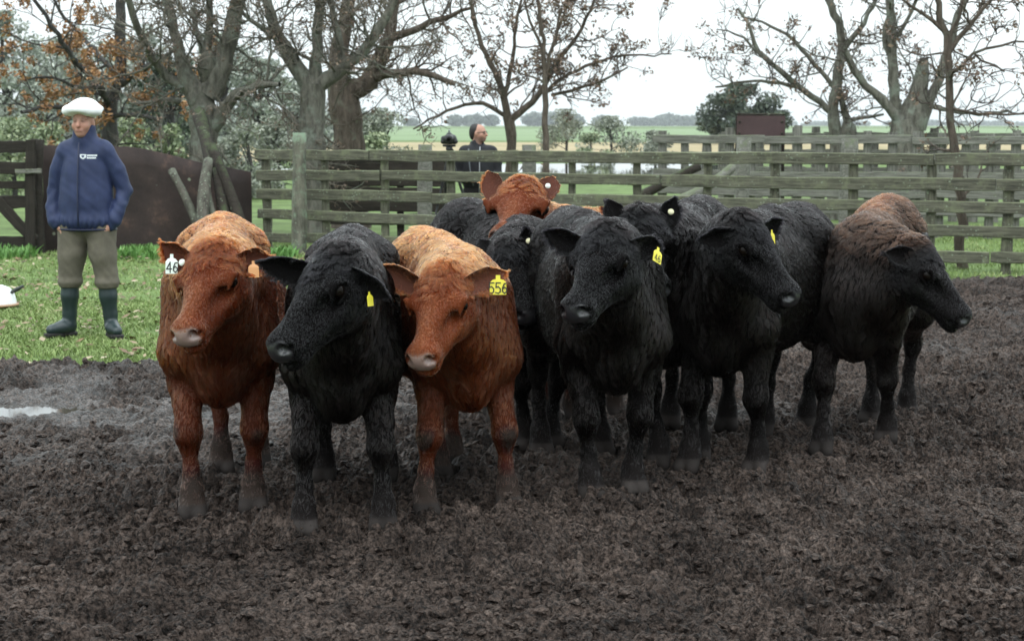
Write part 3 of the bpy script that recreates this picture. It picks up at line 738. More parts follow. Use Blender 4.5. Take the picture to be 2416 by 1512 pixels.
def groom(name, V, F, N, dens, length, flow, curl, col, n_strands, parent, rng, lift=.35, clump=.55, rad=.0012, npt=6, per=14, mat=None, var=None):
    """hair on a quad mesh: every array is per vertex"""
    T = np.concatenate([F[:, [0, 1, 2]], F[:, [0, 2, 3]]])
    a, b, c = V[T[:, 0]], V[T[:, 1]], V[T[:, 2]]
    w = np.linalg.norm(np.cross(b - a, c - a), axis=1) * dens[T].mean(1)
    cdf = np.cumsum(w); cdf /= cdf[-1]
    ti = np.searchsorted(cdf, rng.random(n_strands))
    r1, r2 = np.sqrt(rng.random(n_strands)), rng.random(n_strands)
    B = np.stack([1 - r1, r1 * (1 - r2), r1 * r2], 1)
    def s(arr):
        A = arr[T[ti]]
        return (A * B[:, :, None]).sum(1) if A.ndim == 3 else (A * B).sum(1)
    root, nor, fl, L, cu, cl = s(V), s(N), s(flow), s(length), s(curl), s(col)
    nor /= np.linalg.norm(nor, axis=1)[:, None] + 1e-9
    # waves and cowlicks: turn the flow about the normal by smooth noise
    ang = cu * (1.5 * sn3(root, 26, 3) + 1.2 * sn3(root, 70, 5)) + rng.normal(0, .16, n_strands)
    fl = fl - nor * (fl * nor).sum(1)[:, None]
    fl /= np.linalg.norm(fl, axis=1)[:, None] + 1e-9
    side = np.cross(nor, fl)
    fl = fl * np.cos(ang)[:, None] + side * np.sin(ang)[:, None]
    side = np.cross(nor, fl)
    L = L * rng.uniform(.65, 1.2, n_strands)
    t = np.linspace(0, 1, npt)
    lf = (s(lift) if isinstance(lift, np.ndarray) else lift) * (.75 + .5 * rng.random(n_strands))
    ph = 3.0 * sn3(root, 40, 9)
    P = np.zeros((n_strands, npt, 3))
    for i, tt in enumerate(t):
        up = lf * (tt - .55 * tt * tt) * L
        along = L * tt * np.sqrt(np.maximum(1 - (lf * .6) ** 2, .3))
        wv = cu * .28 * L * np.sin(6.2 * tt * 1.15 + ph) * tt
        P[:, i] = root + nor * up[:, None] + fl * along[:, None] + side * wv[:, None]
        P[:, i, 2] -= .18 * L * tt * tt * np.clip(1 - nor[:, 2], .3, 1)
    # wet locks: tips drawn towards one strand of each lock
    nc = max(1, n_strands // per)
    kd = kdtree.KDTree(nc)
    for i in range(nc): kd.insert(root[i], i)
    kd.balance()
    find = kd.find
    near = np.array([find(p)[1] for p in root])
    dd = np.linalg.norm(root - root[near], axis=1)
    ok = (dd < .05)
    for i, tt in enumerate(t):
        k = (clump * tt ** 1.3) * ok * np.clip(L / .022, .25, 1)
        P[:, i] += k[:, None] * (P[near, i] - P[:, i])
    # the last point keeps clear of the skin side; radius tapers
    hc = bpy.data.hair_curves.new(name)
    hc.add_curves([npt] * n_strands)
    hc.points.foreach_set('position', P.reshape(-1).astype(np.float32))
    rr = np.tile(rad * np.array([1, 1, .95, .8, .6, .25])[:npt], n_strands) * np.repeat(rng.uniform(.7, 1.25, n_strands), npt)
    hc.points.foreach_set('radius', rr.astype(np.float32))
    shade = np.clip(rng.normal(1, .16, n_strands) * (1 + (s(var) if var is not None else .3) * (2 * rng.random(nc)[near] - 1)), .25, 1.7)
    cc = np.ones((n_strands, 4), np.float32); cc[:, :3] = np.clip(cl[:, :3] * shade[:, None], 0, .95)
    at_ = hc.attributes.new('col', 'FLOAT_COLOR', 'CURVE')
    at_.data.foreach_set('color', cc.ravel())
    hc.materials.append(mat)
    o = bpy.data.objects.new(name, hc)
    return link(o, parent)

SKIN = attr_mat('hide_skin', bump=.0012, bscale=160, spec=.5)
_n, _l = SKIN.node_tree.nodes, SKIN.node_tree.links
_mr = _n.new('ShaderNodeMapRange'); _mr.inputs[1].default_value = .30; _mr.inputs[2].default_value = .70; _mr.inputs[3].default_value = .6; _mr.inputs[4].default_value = .06
_l.new([x for x in _n if x.type == 'ATTRIBUTE'][0].outputs['Alpha'], _mr.inputs[0]); _l.new(_mr.outputs[0], _n['Principled BSDF'].inputs['Specular IOR Level'])
EYE = simple_mat('eye_dark', (.006, .004, .003), .12, .10)
TAGS = {'yellow': simple_mat('tag_yellow', (.72, .62, .05), .35), 'white': simple_mat('tag_white', (.72, .78, .72), .4),
        'cream': simple_mat('tag_cream', (.66, .62, .40), .4), 'orange': simple_mat('tag_orange', (.72, .36, .16), .4), 'ink': simple_mat('tag_ink', (.012, .012, .012), .6)}
COATS = {  # hair colour on the flanks, on the back, on the face, skin
    'red':   ((.140, .028, .007), (.29, .072, .019), (.135, .026, .006), (.045, .010, .004)),
    'ginger': ((.185, .038, .009), (.33, .088, .024), (.20, .042, .010), (.055, .013, .005)),
    'black': ((.0052, .0028, .0023), (.0040, .0032, .0033), (.0020, .0017, .0022), (.0016, .001, .0009)),
    'brown': ((.0085, .0045, .0032), (.026, .012, .007), (.0030, .0024, .0028), (.003, .002, .002)),
}
PAD = {'red': (.25, .17, .15), 'ginger': (.27, .18, .155), 'black': (.020, .019, .022), 'brown': (.020, .019, .022)}

DIGITS = {'4': [[(.7, 0), (.7, 1), (0, .34), (1, .34)]], '5': [[(.95, 1), (.15, 1), (.1, .56), (.55, .64), (.95, .42), (.92, .15), (.55, 0), (.05, .08)]],
          '6': [[(.85, .96), (.45, .92), (.12, .55), (.08, .2), (.5, 0), (.92, .2), (.90, .42), (.5, .58), (.14, .42)]]}
def head_pose(poll_px, depth, nose_px, L, roll=0, far=False):
    """poll and head axes in the world from the sight lines to poll and muzzle"""
    P = at(*poll_px, depth)
    C = np.array([0, 0, CAM_H]); d = nrm(ray(*nose_px)); oc = C - P
    bq = oc @ d; disc = bq * bq - (oc @ oc - L * L)
    t = -bq + (0 if disc < 0 else (1 if far else -1) * math.sqrt(disc))
    X = nrm(C + d * t - P); Zd = nrm(np.array([0, 0, 1.0]) - X * X[2]); X = nrm(X * math.cos(.18) + Zd * math.sin(.18))
    up = np.array([0, 0, 1.0]); Z = nrm(up - X * (up @ X)); Y = np.cross(Z, X)
    cr, sr = math.cos(roll), math.sin(roll)
    return P, X, Y * cr + Z * sr, Z * cr - Y * sr

def ear_mesh(base, d, face, Lr, wd):
    """leaf-shaped cup: base point, axis, direction the cup opens to"""
    d = nrm(d); f = nrm(face - d * (face @ d)); s = np.cross(d, f)
    ns, nt = 13, 11
    V = []
    for layer in (0, 1):
        for i in range(ns):
            a = i / (ns - 1)
            w = wd * (.42 + .58 * math.sin(math.pi * min(1, a * .78 + .16)) ** .9) * (1 - (max(0, a - .62) / .38) ** 1.6 * .88)
            cup = .95 - .35 * a
            for j in range(nt):
                th = (j / (nt - 1) * 2 - 1)
                off = -(1 - abs(th) ** 1.6) * w * cup * .75 - .012 * layer * (1 - abs(th) ** 3) - .004 * layer
                V.append(base + d * Lr * (a - .10 * a * a * (1 - abs(th)) * 0) + s * th * w + f * (off - .035 * a * a + .02))
    F = []
    for layer in (0, 1):
        for i in range(ns - 1):
            for j in range(nt - 1):
                q = [layer * ns * nt + i * nt + j, layer * ns * nt + i * nt + j + 1, layer * ns * nt + (i + 1) * nt + j + 1, layer * ns * nt + (i + 1) * nt + j]
                F.append(q if layer else q[::-1])
    o = ns * nt
    for i in range(ns - 1):
        F.append([i * nt, i * nt + nt, o + i * nt + nt, o + i * nt][::1])
        F.append([i * nt + nt - 1, o + i * nt + nt - 1, o + i * nt + 2 * nt - 1, i * nt + 2 * nt - 1])
    for j in range(nt - 1):
        e = (ns - 1) * nt + j
        F.append([e, e + 1, o + e + 1, o + e])
    inner = np.array([1.0] * (ns * nt) + [0.0] * (ns * nt))
    return np.array(V), np.array(F), inner, d, f, s

def make_cow(coat, front_px, yaw, size, poll_px, poll_dy, nose_px, label, feet=None, roll=0, ears=None, tags=(), h=.0093,
             strands=70000, seed=1, detail=True, belly=1.0, far=False, hump=0.0, fur_len=1.0, hs=1.0, turn=1.0):
    """yaw: direction the body faces, 0 = towards the camera (-y), positive turns its head to the picture's right"""
    rng = np.random.default_rng(seed)
    Fm = ground(*front_px)
    fd = np.array([math.sin(yaw), -math.cos(yaw), 0])
    org = Fm - fd * .44 * size; org[2] = 0
    rz = math.atan2(fd[1], fd[0])
    root = empty('calf' if size < 1.15 else 'cow', org, rz)
    tag(root, label, 'calf' if size < 1.15 else 'cow', 'cattle herded together on the mud')
    cz, sz = math.cos(rz), math.sin(rz)
    M = np.array([[cz, sz, 0], [-sz, cz, 0], [0, 0, 1]])
    loc = lambda p: M @ (np.asarray(p) - org)            # metres, cow frame
    L = .46 * size * hs
    P, X, Y, Z = head_pose(poll_px, Fm[1] + poll_dy, nose_px, L * 1.017 * turn, roll, far)
    P = loc(P) / size; X, Y, Z = M @ X, M @ Y, M @ Z
    Hb = np.stack([X, Y, Z], 1)
    H = lambda x, y, z: P + Hb @ (hs * np.array([x, y, z]))
    lo = np.minimum([-.95, -.36, -.03], P - .58); hi = np.maximum([.75, .36, 1.25], P + .58)
    lo[2] = -.03; lo[0] = max(lo[0], -.95)
    S = Solid(lo, hi, h / size)
    # trunk
    S.ell((.12, 0, .80), (.46, .210, .33), .05)
    S.ell((.36, 0, .77), (.24, .170, .32), .07)
    S.ell((-.18, 0, .785 - .015 * belly), (.42, .222 * belly, .30), .08)
    S.ell((-.47, 0, .91), (.26, .190, .235), .08)
    S.cone((.34, 0, 1.04), (-.15, 0, 1.065), .075, .085, .08)
    S.cone((-.15, 0, 1.065), (-.62, 0, 1.085), .085, .075, .08)
    if hump: S.ell((-.45, 0, 1.08 + hump), (.2, .12, .09), .1)
    for sy in (1, -1):
        S.ell((-.36, sy * .12, 1.03), (.09, .07, .06), .12)        # hip bones
        S.ell((-.64, sy * .08, 1.0), (.07, .06, .07), .10)
    S.ell((.50, 0, .61), (.15, .115, .18), .09)                   # brisket
    # neck
    W = np.array([.30, 0, .90]); hb = H(.05, 0, -.10)
    mid = (W + hb) / 2 + np.array([.02, 0, .02])
    q = [W, W * .6 + mid * .4, mid, mid * .4 + hb * .6, hb]
    S.chain(q, [.20, .18, .15, .122, .10], .08)
    cb = np.array([.50, 0, .74]); jb = H(.10, 0, -.17)
    m2 = (cb + jb) / 2 + np.array([.01, 0, -.03])
    S.chain([cb, m2, jb], [.15, .105, .070], .10)
    S.chain([np.array([.30, 0, 1.01]), (np.array([.30, 0, 1.01]) + H(-.02, 0, -.04)) / 2, H(-.01, 0, -.055)], [.08, .065, .055], .08)
    # legs
    dflt = [(.44, .135), (.44, -.135), (-.50, .145), (-.50, -.145)]
    if feet:
        for i, fp in enumerate(feet):
            if fp is not None:
                g = loc(ground(*fp)) / size
                dflt[i] = (float(np.clip(g[0], dflt[i][0] - .3, dflt[i][0] + .3)), float(np.clip(g[1], dflt[i][1] - .17, dflt[i][1] + .17)))
    hoofs = []
    for i, (hx, hy) in enumerate(dflt):
        sy = 1 if i % 2 == 0 else -1
        if i < 2:
            kx = .42 * .4 + hx * .6 + .02; ky = sy * .145 * .45 + hy * .55
            S.cone((.37, sy * .125, .92), (.45, sy * .140, .66), .09, .108, .07)          # shoulder
            S.chain([(.42, sy * .14, .66), (.415, sy * .14, .54), (kx, ky, .36), (kx + .005, ky, .325), (kx * .8 + hx * .2 - .01, ky * .8 + hy * .2, .28),
                     (kx * .4 + hx * .6 - .012, ky * .4 + hy * .6, .19), (hx - .005, hy, .105), (hx + .02, hy, .055)],
                    [.105, .072, .048, .050, .032, .028, .042, .037], .03)
        else:
            S.ell((-.50, sy * .125, .76), (.19, .10, .27), .07)
            kx = hx - .08; ky = sy * .145 * .3 + hy * .7
            S.chain([(-.44, sy * .13, .80), (-.36, sy * .16, .62), (kx * .7 - .36 * .3, ky, .48), (kx, ky, .415), (kx + .012, ky, .37), (kx * .6 + hx * .4, hy, .25), (hx - .005, hy, .105), (hx + .02, hy, .055)],
                    [.155, .116, .056, .045, .038, .028, .041, .036], .035)
        for cy in (-1, 1):
            S.cone((hx + .0, hy + cy * .020, .065), (hx + .055, hy + cy * .032, .012), .034, .031, .012); S.ell((hx - .045, hy + cy * .028, .075), (.018, .014, .02), .015)
        hoofs.append((hx, hy))
    # tail
    S.chain([(-.66, 0, 1.06), (-.76, 0, .97), (-.775, .01, .72), (-.76, .015, .45)], [.045, .032, .026, .035], .03)
    # head
    def HE(c, r, k, cut=False): S.ell(H(*c), hs * np.array(r), k * hs, Hb, cut)
    def HC(a, b, ra, rb, k, cut=False): S.cone(H(*a), H(*b), ra * hs, rb * hs, k * hs, cut)
    HE((.07, 0, -.080), (.135, .110, .105), .05)
    HE((.13, 0, -.055), (.16, .098, .060), .05)
    HC((.12, 0, -.095), (.36, 0, -.105), .086, .055, .035)
    HC((.15, 0, -.052), (.385, 0, -.066), .050, .036, .03)
    for sy in (1, -1):
        HC((.10, sy * .050, -.165), (.34, sy * .024, -.150), .070, .038, .045)
        HE((.13, sy * .060, -.130), (.10, .050, .09), .05)
        HE((.146, sy * .094, -.046), (.055, .034, .036), .025)
    HE((.402, 0, -.104), (.058, .078, .066), .03)
    HE((.426, 0, -.088), (.034, .062, .046), .035)
    HE((.390, 0, -.166), (.064, .056, .034), .018)
    HE((-.005, 0, -.02), (.055, .062, .05), .05)
    for sy in (1, -1):
        HE((.215, sy * .092, -.080), (.080, .026, .026), .035, True)        # hollow below the eye
        HE((.452, sy * .046, -.076), (.032, .018, .021), .004, True)
        HE((.438, sy * .066, -.090), (.026, .014, .014), .004, True)
        HC((.462, sy * .005, -.146), (.355, sy * .086, -.144), .008, .006, .008, True)
        HE((.150, sy * .138, -.060), (.036, .022, .027), .008, True)
        HC((.104, sy * .124, -.060), (.146, sy * .141, -.029), .009, .012, .010)
        HC((.146, sy * .141, -.029), (.196, sy * .117, -.064), .012, .008, .010)
        HC((.112, sy * .128, -.082), (.182, sy * .124, -.094), .008, .007, .010)
    V, F = S.mesh()
    V = relax(V, F, 1, .45)
    del S
    hv = (V - P) @ Hb / hs
    isear = np.zeros(len(V)); eardir = np.zeros((len(V), 3)); inner = np.zeros(len(V)); earn = None
    # ears: part of the same skin
    earinfo = []
    for k, sy in enumerate((-1, 1)):       # -1: the animal's right ear (picture left when it faces us)
        base = H(.050, sy * .098, -.055)
        dirv = Hb @ np.array([-.10, sy * 1.0, -.12]); Lr = .20
        spec = ears[k] if ears else None
        if spec is not None:
            tip = loc(at(spec[0], spec[1], Fm[1] + poll_dy + (spec[2] if len(spec) > 2 else 0))) / size
            dirv = tip - base; Lr = float(np.clip(np.linalg.norm(dirv), .17 * hs, .25 * hs))
        face = nrm(np.array([X[0], X[1], 0.0])) + np.array([0, 0, -.10])
        eV, eF, eI, d, f, s_ = ear_mesh(base, dirv, face, Lr, .052 * hs)
        earinfo.append((base, d, f, s_, Lr))
        F = np.concatenate([F, eF + len(V)]); V = np.concatenate([V, eV])
        isear = np.concatenate([isear, np.ones(len(eV))]); inner = np.concatenate([inner, eI])
        eardir = np.concatenate([eardir, np.tile(d, (len(eV), 1))])
    N = vnormals(V, F)
    hv = (V - P) @ Hb / hs
    # ---- colour and coat
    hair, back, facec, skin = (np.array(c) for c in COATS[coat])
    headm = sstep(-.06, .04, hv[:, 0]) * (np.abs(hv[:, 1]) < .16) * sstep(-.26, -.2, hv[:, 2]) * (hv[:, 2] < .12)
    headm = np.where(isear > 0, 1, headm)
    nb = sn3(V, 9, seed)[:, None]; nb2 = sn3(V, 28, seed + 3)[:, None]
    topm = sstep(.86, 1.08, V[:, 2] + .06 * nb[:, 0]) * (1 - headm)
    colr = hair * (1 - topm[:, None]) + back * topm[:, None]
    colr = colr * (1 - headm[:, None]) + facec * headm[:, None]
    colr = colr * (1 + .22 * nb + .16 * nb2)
    if coat == 'brown':
        rust = sstep(.0, .5, sn3(V, 7, 12) + .3) * sstep(.95, 1.08, V[:, 2]) * sstep(.25, -.1, V[:, 0])
        colr = colr * (1 - rust[:, None]) + np.array([.10, .033, .014]) * rust[:, None]
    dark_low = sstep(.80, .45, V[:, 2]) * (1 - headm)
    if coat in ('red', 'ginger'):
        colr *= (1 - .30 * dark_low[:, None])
        brow = headm * sstep(.20, .06, hv[:, 0]) * (1 - isear)
        colr *= (1 - .28 * brow[:, None])
        bridge = headm * sstep(.16, .24, hv[:, 0]) * sstep(.045, .015, np.abs(hv[:, 1])) * sstep(-.11, -.05, hv[:, 2])
        colr = colr * (1 - .7 * bridge[:, None]) + np.array([.25, .075, .026]) * .7 * bridge[:, None]
        eyer = sum(np.exp(-(((hv - np.array([.155, s * .122, -.055])) / .04) ** 2).sum(1)) for s in (1, -1))
        colr = colr * (1 - .45 * eyer[:, None]) + np.array([.19, .055, .02]) * .45 * eyer[:, None]
    mudn = .5 + .5 * sn3(V, 22, 4)
    mud = sstep(.27, .05, V[:, 2] - .12 * (mudn - .5)) * .9
    mud = np.maximum(mud, .8 * sstep(.62, .75, mudn) * sstep(.42, .3, V[:, 2]))
    mudc = np.array([.040, .029, .024]) if coat in ('red', 'ginger') else np.array([.012, .0095, .009])
    colr = colr * (1 - mud[:, None]) + mudc * mud[:, None]
    pad = sstep(.420, .436, hv[:, 0] + .25 * np.minimum(0, hv[:, 2] + .085)) * sstep(-.142, -.134, hv[:, 2]) * (1 - isear) * sstep(.076, .064, np.abs(hv[:, 1])) * sstep(-.040, -.055, hv[:, 2])
    muz = sstep(.34, .40, hv[:, 0]) * headm * (1 - isear)
    sk = np.tile(skin, (len(V), 1))
    sk = np.maximum(sk * (1 - mud[:, None]), mudc * mud[:, None])
    sk = sk * (1 - .35 * headm[:, None]) + colr * .35 * headm[:, None]
    padc = np.array(PAD[coat]) * (1 + .18 * nb2)
    nost = sum(np.exp(-(((hv - np.array([.446, s * .052, -.080])) / np.array([.026, .020, .020])) ** 2).sum(1)) for s in (1, -1))
    sk = sk * (1 - pad[:, None]) + padc * pad[:, None]
    sk = sk * (1 - .85 * np.clip(nost, 0, 1)[:, None])
    if coat in ('red', 'ginger'):
        inn = inner * isear
        sk = sk * (1 - inn[:, None]) + np.array([.075, .028, .019]) * inn[:, None]
    hoofm = sstep(.066, .052, V[:, 2])
    sk = sk * (1 - hoofm[:, None]) + np.array([.032, .027, .025]) * (1 + .5 * nb2) * hoofm[:, None]
    rough = .75 - .44 * pad
    c4 = np.concatenate([np.clip(sk, 0, 1), rough[:, None]], 1)
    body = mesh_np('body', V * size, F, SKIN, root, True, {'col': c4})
    # ---- coat
    FM = FUR_RED if coat in ('red', 'ginger') else FUR_BLACK
    flow = np.tile(np.array([-1., 0, -.55]), (len(V), 1))
    flow[:, 1] += .5 * np.sign(V[:, 1]) * sstep(.9, 1.05, V[:, 2])
    legm = sstep(.62, .46, V[:, 2])[:, None]
    flow = flow * (1 - legm) + np.array([-.15, 0, -1.]) * legm
    chest = (sstep(.40, .55, V[:, 0]) * (1 - headm))[:, None]
    flow = flow * (1 - chest) + np.array([.1, 0, -1.]) * chest
    hf = X * .55 + Y * 0 + np.zeros((len(V), 3))
    hf = hf + np.outer(np.sign(hv[:, 1]) * sstep(.02, .1, np.abs(hv[:, 1])), Y) * .8 - np.outer(sstep(.0, .1, np.abs(hv[:, 1])), Z) * .5
    flow = flow * (1 - headm[:, None]) + hf * headm[:, None]
    flow = np.where(isear[:, None] > 0, eardir, flow)
    length = (.021 + .016 * topm + .016 * chest[:, 0] * sstep(.95, .7, V[:, 2])) * fur_len * (1 - .62 * legm[:, 0] * sstep(.55, .4, V[:, 2]))
    length = length * (1 - headm) + headm * (.0065 + .028 * sstep(.13, .02, hv[:, 0]) * sstep(-.12, -.05, hv[:, 2]) + .014 * sstep(-.1, -.16, hv[:, 2]) * sstep(.3, .15, hv[:, 0]))
    length = length * (1 - muz) + .007 * muz
    eyeb = sum(np.exp(-(((hv - np.array([.152, s * .130, -.058])) / .040) ** 2).sum(1)) for s in (1, -1))
    length = length * (1 - .85 * np.clip(eyeb * 1.4, 0, 1))
    length = np.where(isear > 0, np.where(inner > 0, .014, .009), length)
    length *= (1 - .5 * hoofm)
    dens = (1 + 1.3 * headm) * (1 - .97 * pad) * (1 - .95 * hoofm) * (1 - .6 * mud * (V[:, 2] < .2)) * (V[:, 2] > .04)
    dens = dens * np.where(isear > 0, 1.0, 1) * (1 - np.clip(eyeb * 1.9 - .35, 0, .985))
    curl = .22 + .62 * topm * (1 - headm) + headm * (.40 * sstep(.2, .05, hv[:, 0]) + .05) - .1 * legm[:, 0]
    curl = np.where(isear > 0, .15, curl) * (1 - .5 * muz)
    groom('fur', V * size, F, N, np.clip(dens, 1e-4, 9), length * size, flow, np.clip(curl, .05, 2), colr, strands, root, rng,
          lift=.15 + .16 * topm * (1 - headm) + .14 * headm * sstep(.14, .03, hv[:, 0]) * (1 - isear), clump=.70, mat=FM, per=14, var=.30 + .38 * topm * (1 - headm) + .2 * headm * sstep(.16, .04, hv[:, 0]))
    # forelock and whiskery ear fringes: longer, sparser hair
    fl = np.exp(-((hv - np.array([.02, 0, .0])) / np.array([.06, .07, .06])) ** 2).prod(1) if False else np.exp(-(((hv - np.array([.03, 0, .0])) / np.array([.07, .075, .06])) ** 2).sum(1)) * (1 - isear)
    rim = np.where(isear > 0, 1.0, 0) * 1.4
    ridge = sstep(.045, .0, np.abs(V[:, 1])) * sstep(1.06, 1.13, V[:, 2]) * (1 - headm) * .25
    d2 = np.clip(fl * 2.2 + rim * .8 + ridge, 0, 4) + 1e-5
    flow2 = np.where(isear[:, None] > 0, eardir * .6 + N * .2 - np.array([0, 0, .5]), hf * .7 + X * .6 - np.array([0, 0, .2]))
    flow2 = np.where((ridge > 0)[:, None] & (headm < .1)[:, None], np.array([-.8, 0, .4]) + .8 * sn3(V, 30, 8)[:, None], flow2)
    groom('long_hair', V * size, F, N, d2, np.where(isear > 0, .028, .045) * size, flow2, np.full(len(V), .75), colr * .9, strands // 12, root, rng,
          lift=.45, clump=.6, mat=FM)
    # eyes
    for sy in (1, -1):
        bm = bmesh.new(); bmesh.ops.create_uvsphere(bm, u_segments=16, v_segments=10, radius=.0265 * size * hs)
        me = bpy.data.meshes.new('eye'); bm.to_mesh(me); bm.free()
        me.polygons.foreach_set('use_smooth', [True] * len(me.polygons)); me.materials.append(EYE)
        e = bpy.data.objects.new('eye', me); e.location = H(.150, sy * .116, -.060) * size; link(e, root)
    # ear tags
    for t in tags:
        base, d, f, s_, Lr = earinfo[t['ear']]
        p0 = base + d * Lr * t.get('along', .5) + f * t.get('out', .012)
        if t.get('px'):
            pass
        kind = t['kind']
        if kind == 'button':
            bm = bmesh.new(); bmesh.ops.create_cone(bm, cap_ends=True, segments=18, radius1=.0145, radius2=.011, depth=.006)
            bmesh.ops.create_cone(bm, cap_ends=True, segments=10, radius1=.007, radius2=.006, depth=.014)
            bmesh.ops.bevel(bm, geom=bm.edges[:], offset=.0012, segments=1)
            me = bpy.data.meshes.new('ear_button'); bm.to_mesh(me); bm.free(); me.materials.append(TAGS[t['col']])
            o = bpy.data.objects.new('ear_button', me)
            zax = Vector(M @ nrm(np.array(t.get('face', (0, -1, .35)))))
            o.rotation_mode = 'QUATERNION'; o.rotation_quaternion = zax.to_track_quat('Z', 'Y'); o.location = p0 * size
            link(o, root)
        else:
            w, hh = t.get('w', .058), t.get('h', .075)
            prof = [(-w / 2, 0), (w / 2, 0), (w / 2, .62 * hh), (.32 * w, .76 * hh), (.14 * w, .80 * hh), (.13 * w, hh), (-.13 * w, hh), (-.14 * w, .80 * hh), (-.32 * w, .76 * hh), (-w / 2, .62 * hh)]
            bm = bmesh.new(); n = len(prof); bend = t.get('bend', .1)
            grid = [[bm.verts.new((x, y - hh, z + bend * abs(x) * (1 if t.get('fold') else abs(x) / w * 2))) for (x, y) in prof] for z in (0, .0022)]
            cvs = [bm.verts.new((0, y - hh, z)) for z in (0, .0022) for y in (0, .4 * hh)]
            bm.faces.new(grid[1]); bm.faces.new(grid[0][::-1])
            for i in range(n): bm.faces.new((grid[0][i], grid[0][(i + 1) % n], grid[1][(i + 1) % n], grid[1][i]))
            for v in cvs: bm.verts.remove(v)
            bmesh.ops.triangulate(bm, faces=[fc for fc in bm.faces if len(fc.verts) > 4])
            bmesh.ops.recalc_face_normals(bm, faces=bm.faces[:])
            me = bpy.data.meshes.new('ear_tag'); bm.to_mesh(me); bm.free(); me.materials.append(TAGS[t['col']])
            o = bpy.data.objects.new('ear_tag', me)
            zax = nrm(M @ nrm(np.array(t.get('face', (0, -1, .1))))); yax = nrm(M @ np.array(t.get('up', (0, 0, 1.0))) - 0)
            yax = nrm(yax - zax * (yax @ zax)); xax = np.cross(yax, zax)
            o.matrix_local = Matrix(((xax[0], yax[0], zax[0], p0[0] * size), (xax[1], yax[1], zax[1], p0[1] * size), (xax[2], yax[2], zax[2], p0[2] * size), (0, 0, 0, 1)))
            link(o, root)
            if t.get('text'):
                fs = t.get('size', .04); nch = len(t['text']); TV, TF = [], []
                for ci, ch in enumerate(t['text']):
                    ox = (ci - (nch - 1) / 2) * fs * .62 - fs * .24 + t.get('tx', 0)
                    for line in DIGITS[ch]:
                        for (xa, ya), (xb, yb) in zip(line[:-1], line[1:]):
                            a_ = np.array([ox + xa * fs * .48, -.93 * hh + ya * fs]); b_ = np.array([ox + xb * fs * .48, -.93 * hh + yb * fs]); dd_ = nrm(b_ - a_) * fs * .055; nn_ = np.array([-dd_[1], dd_[0]])
                            k0 = len(TV); TV += [(*(a_ - dd_ - nn_), .0052), (*(b_ + dd_ - nn_), .0052), (*(b_ + dd_ + nn_), .0052), (*(a_ - dd_ + nn_), .0052)]; TF.append([k0, k0 + 1, k0 + 2, k0 + 3])
                TV = [(x, y, z + .00015 * (q // 4) + bend * abs(x) * (1 if t.get('fold') else abs(x) / w * 2)) for q, (x, y, z) in enumerate(TV)]
                mesh_np('tag_number', TV, np.array(TF), TAGS['ink'], o, False)
    return root

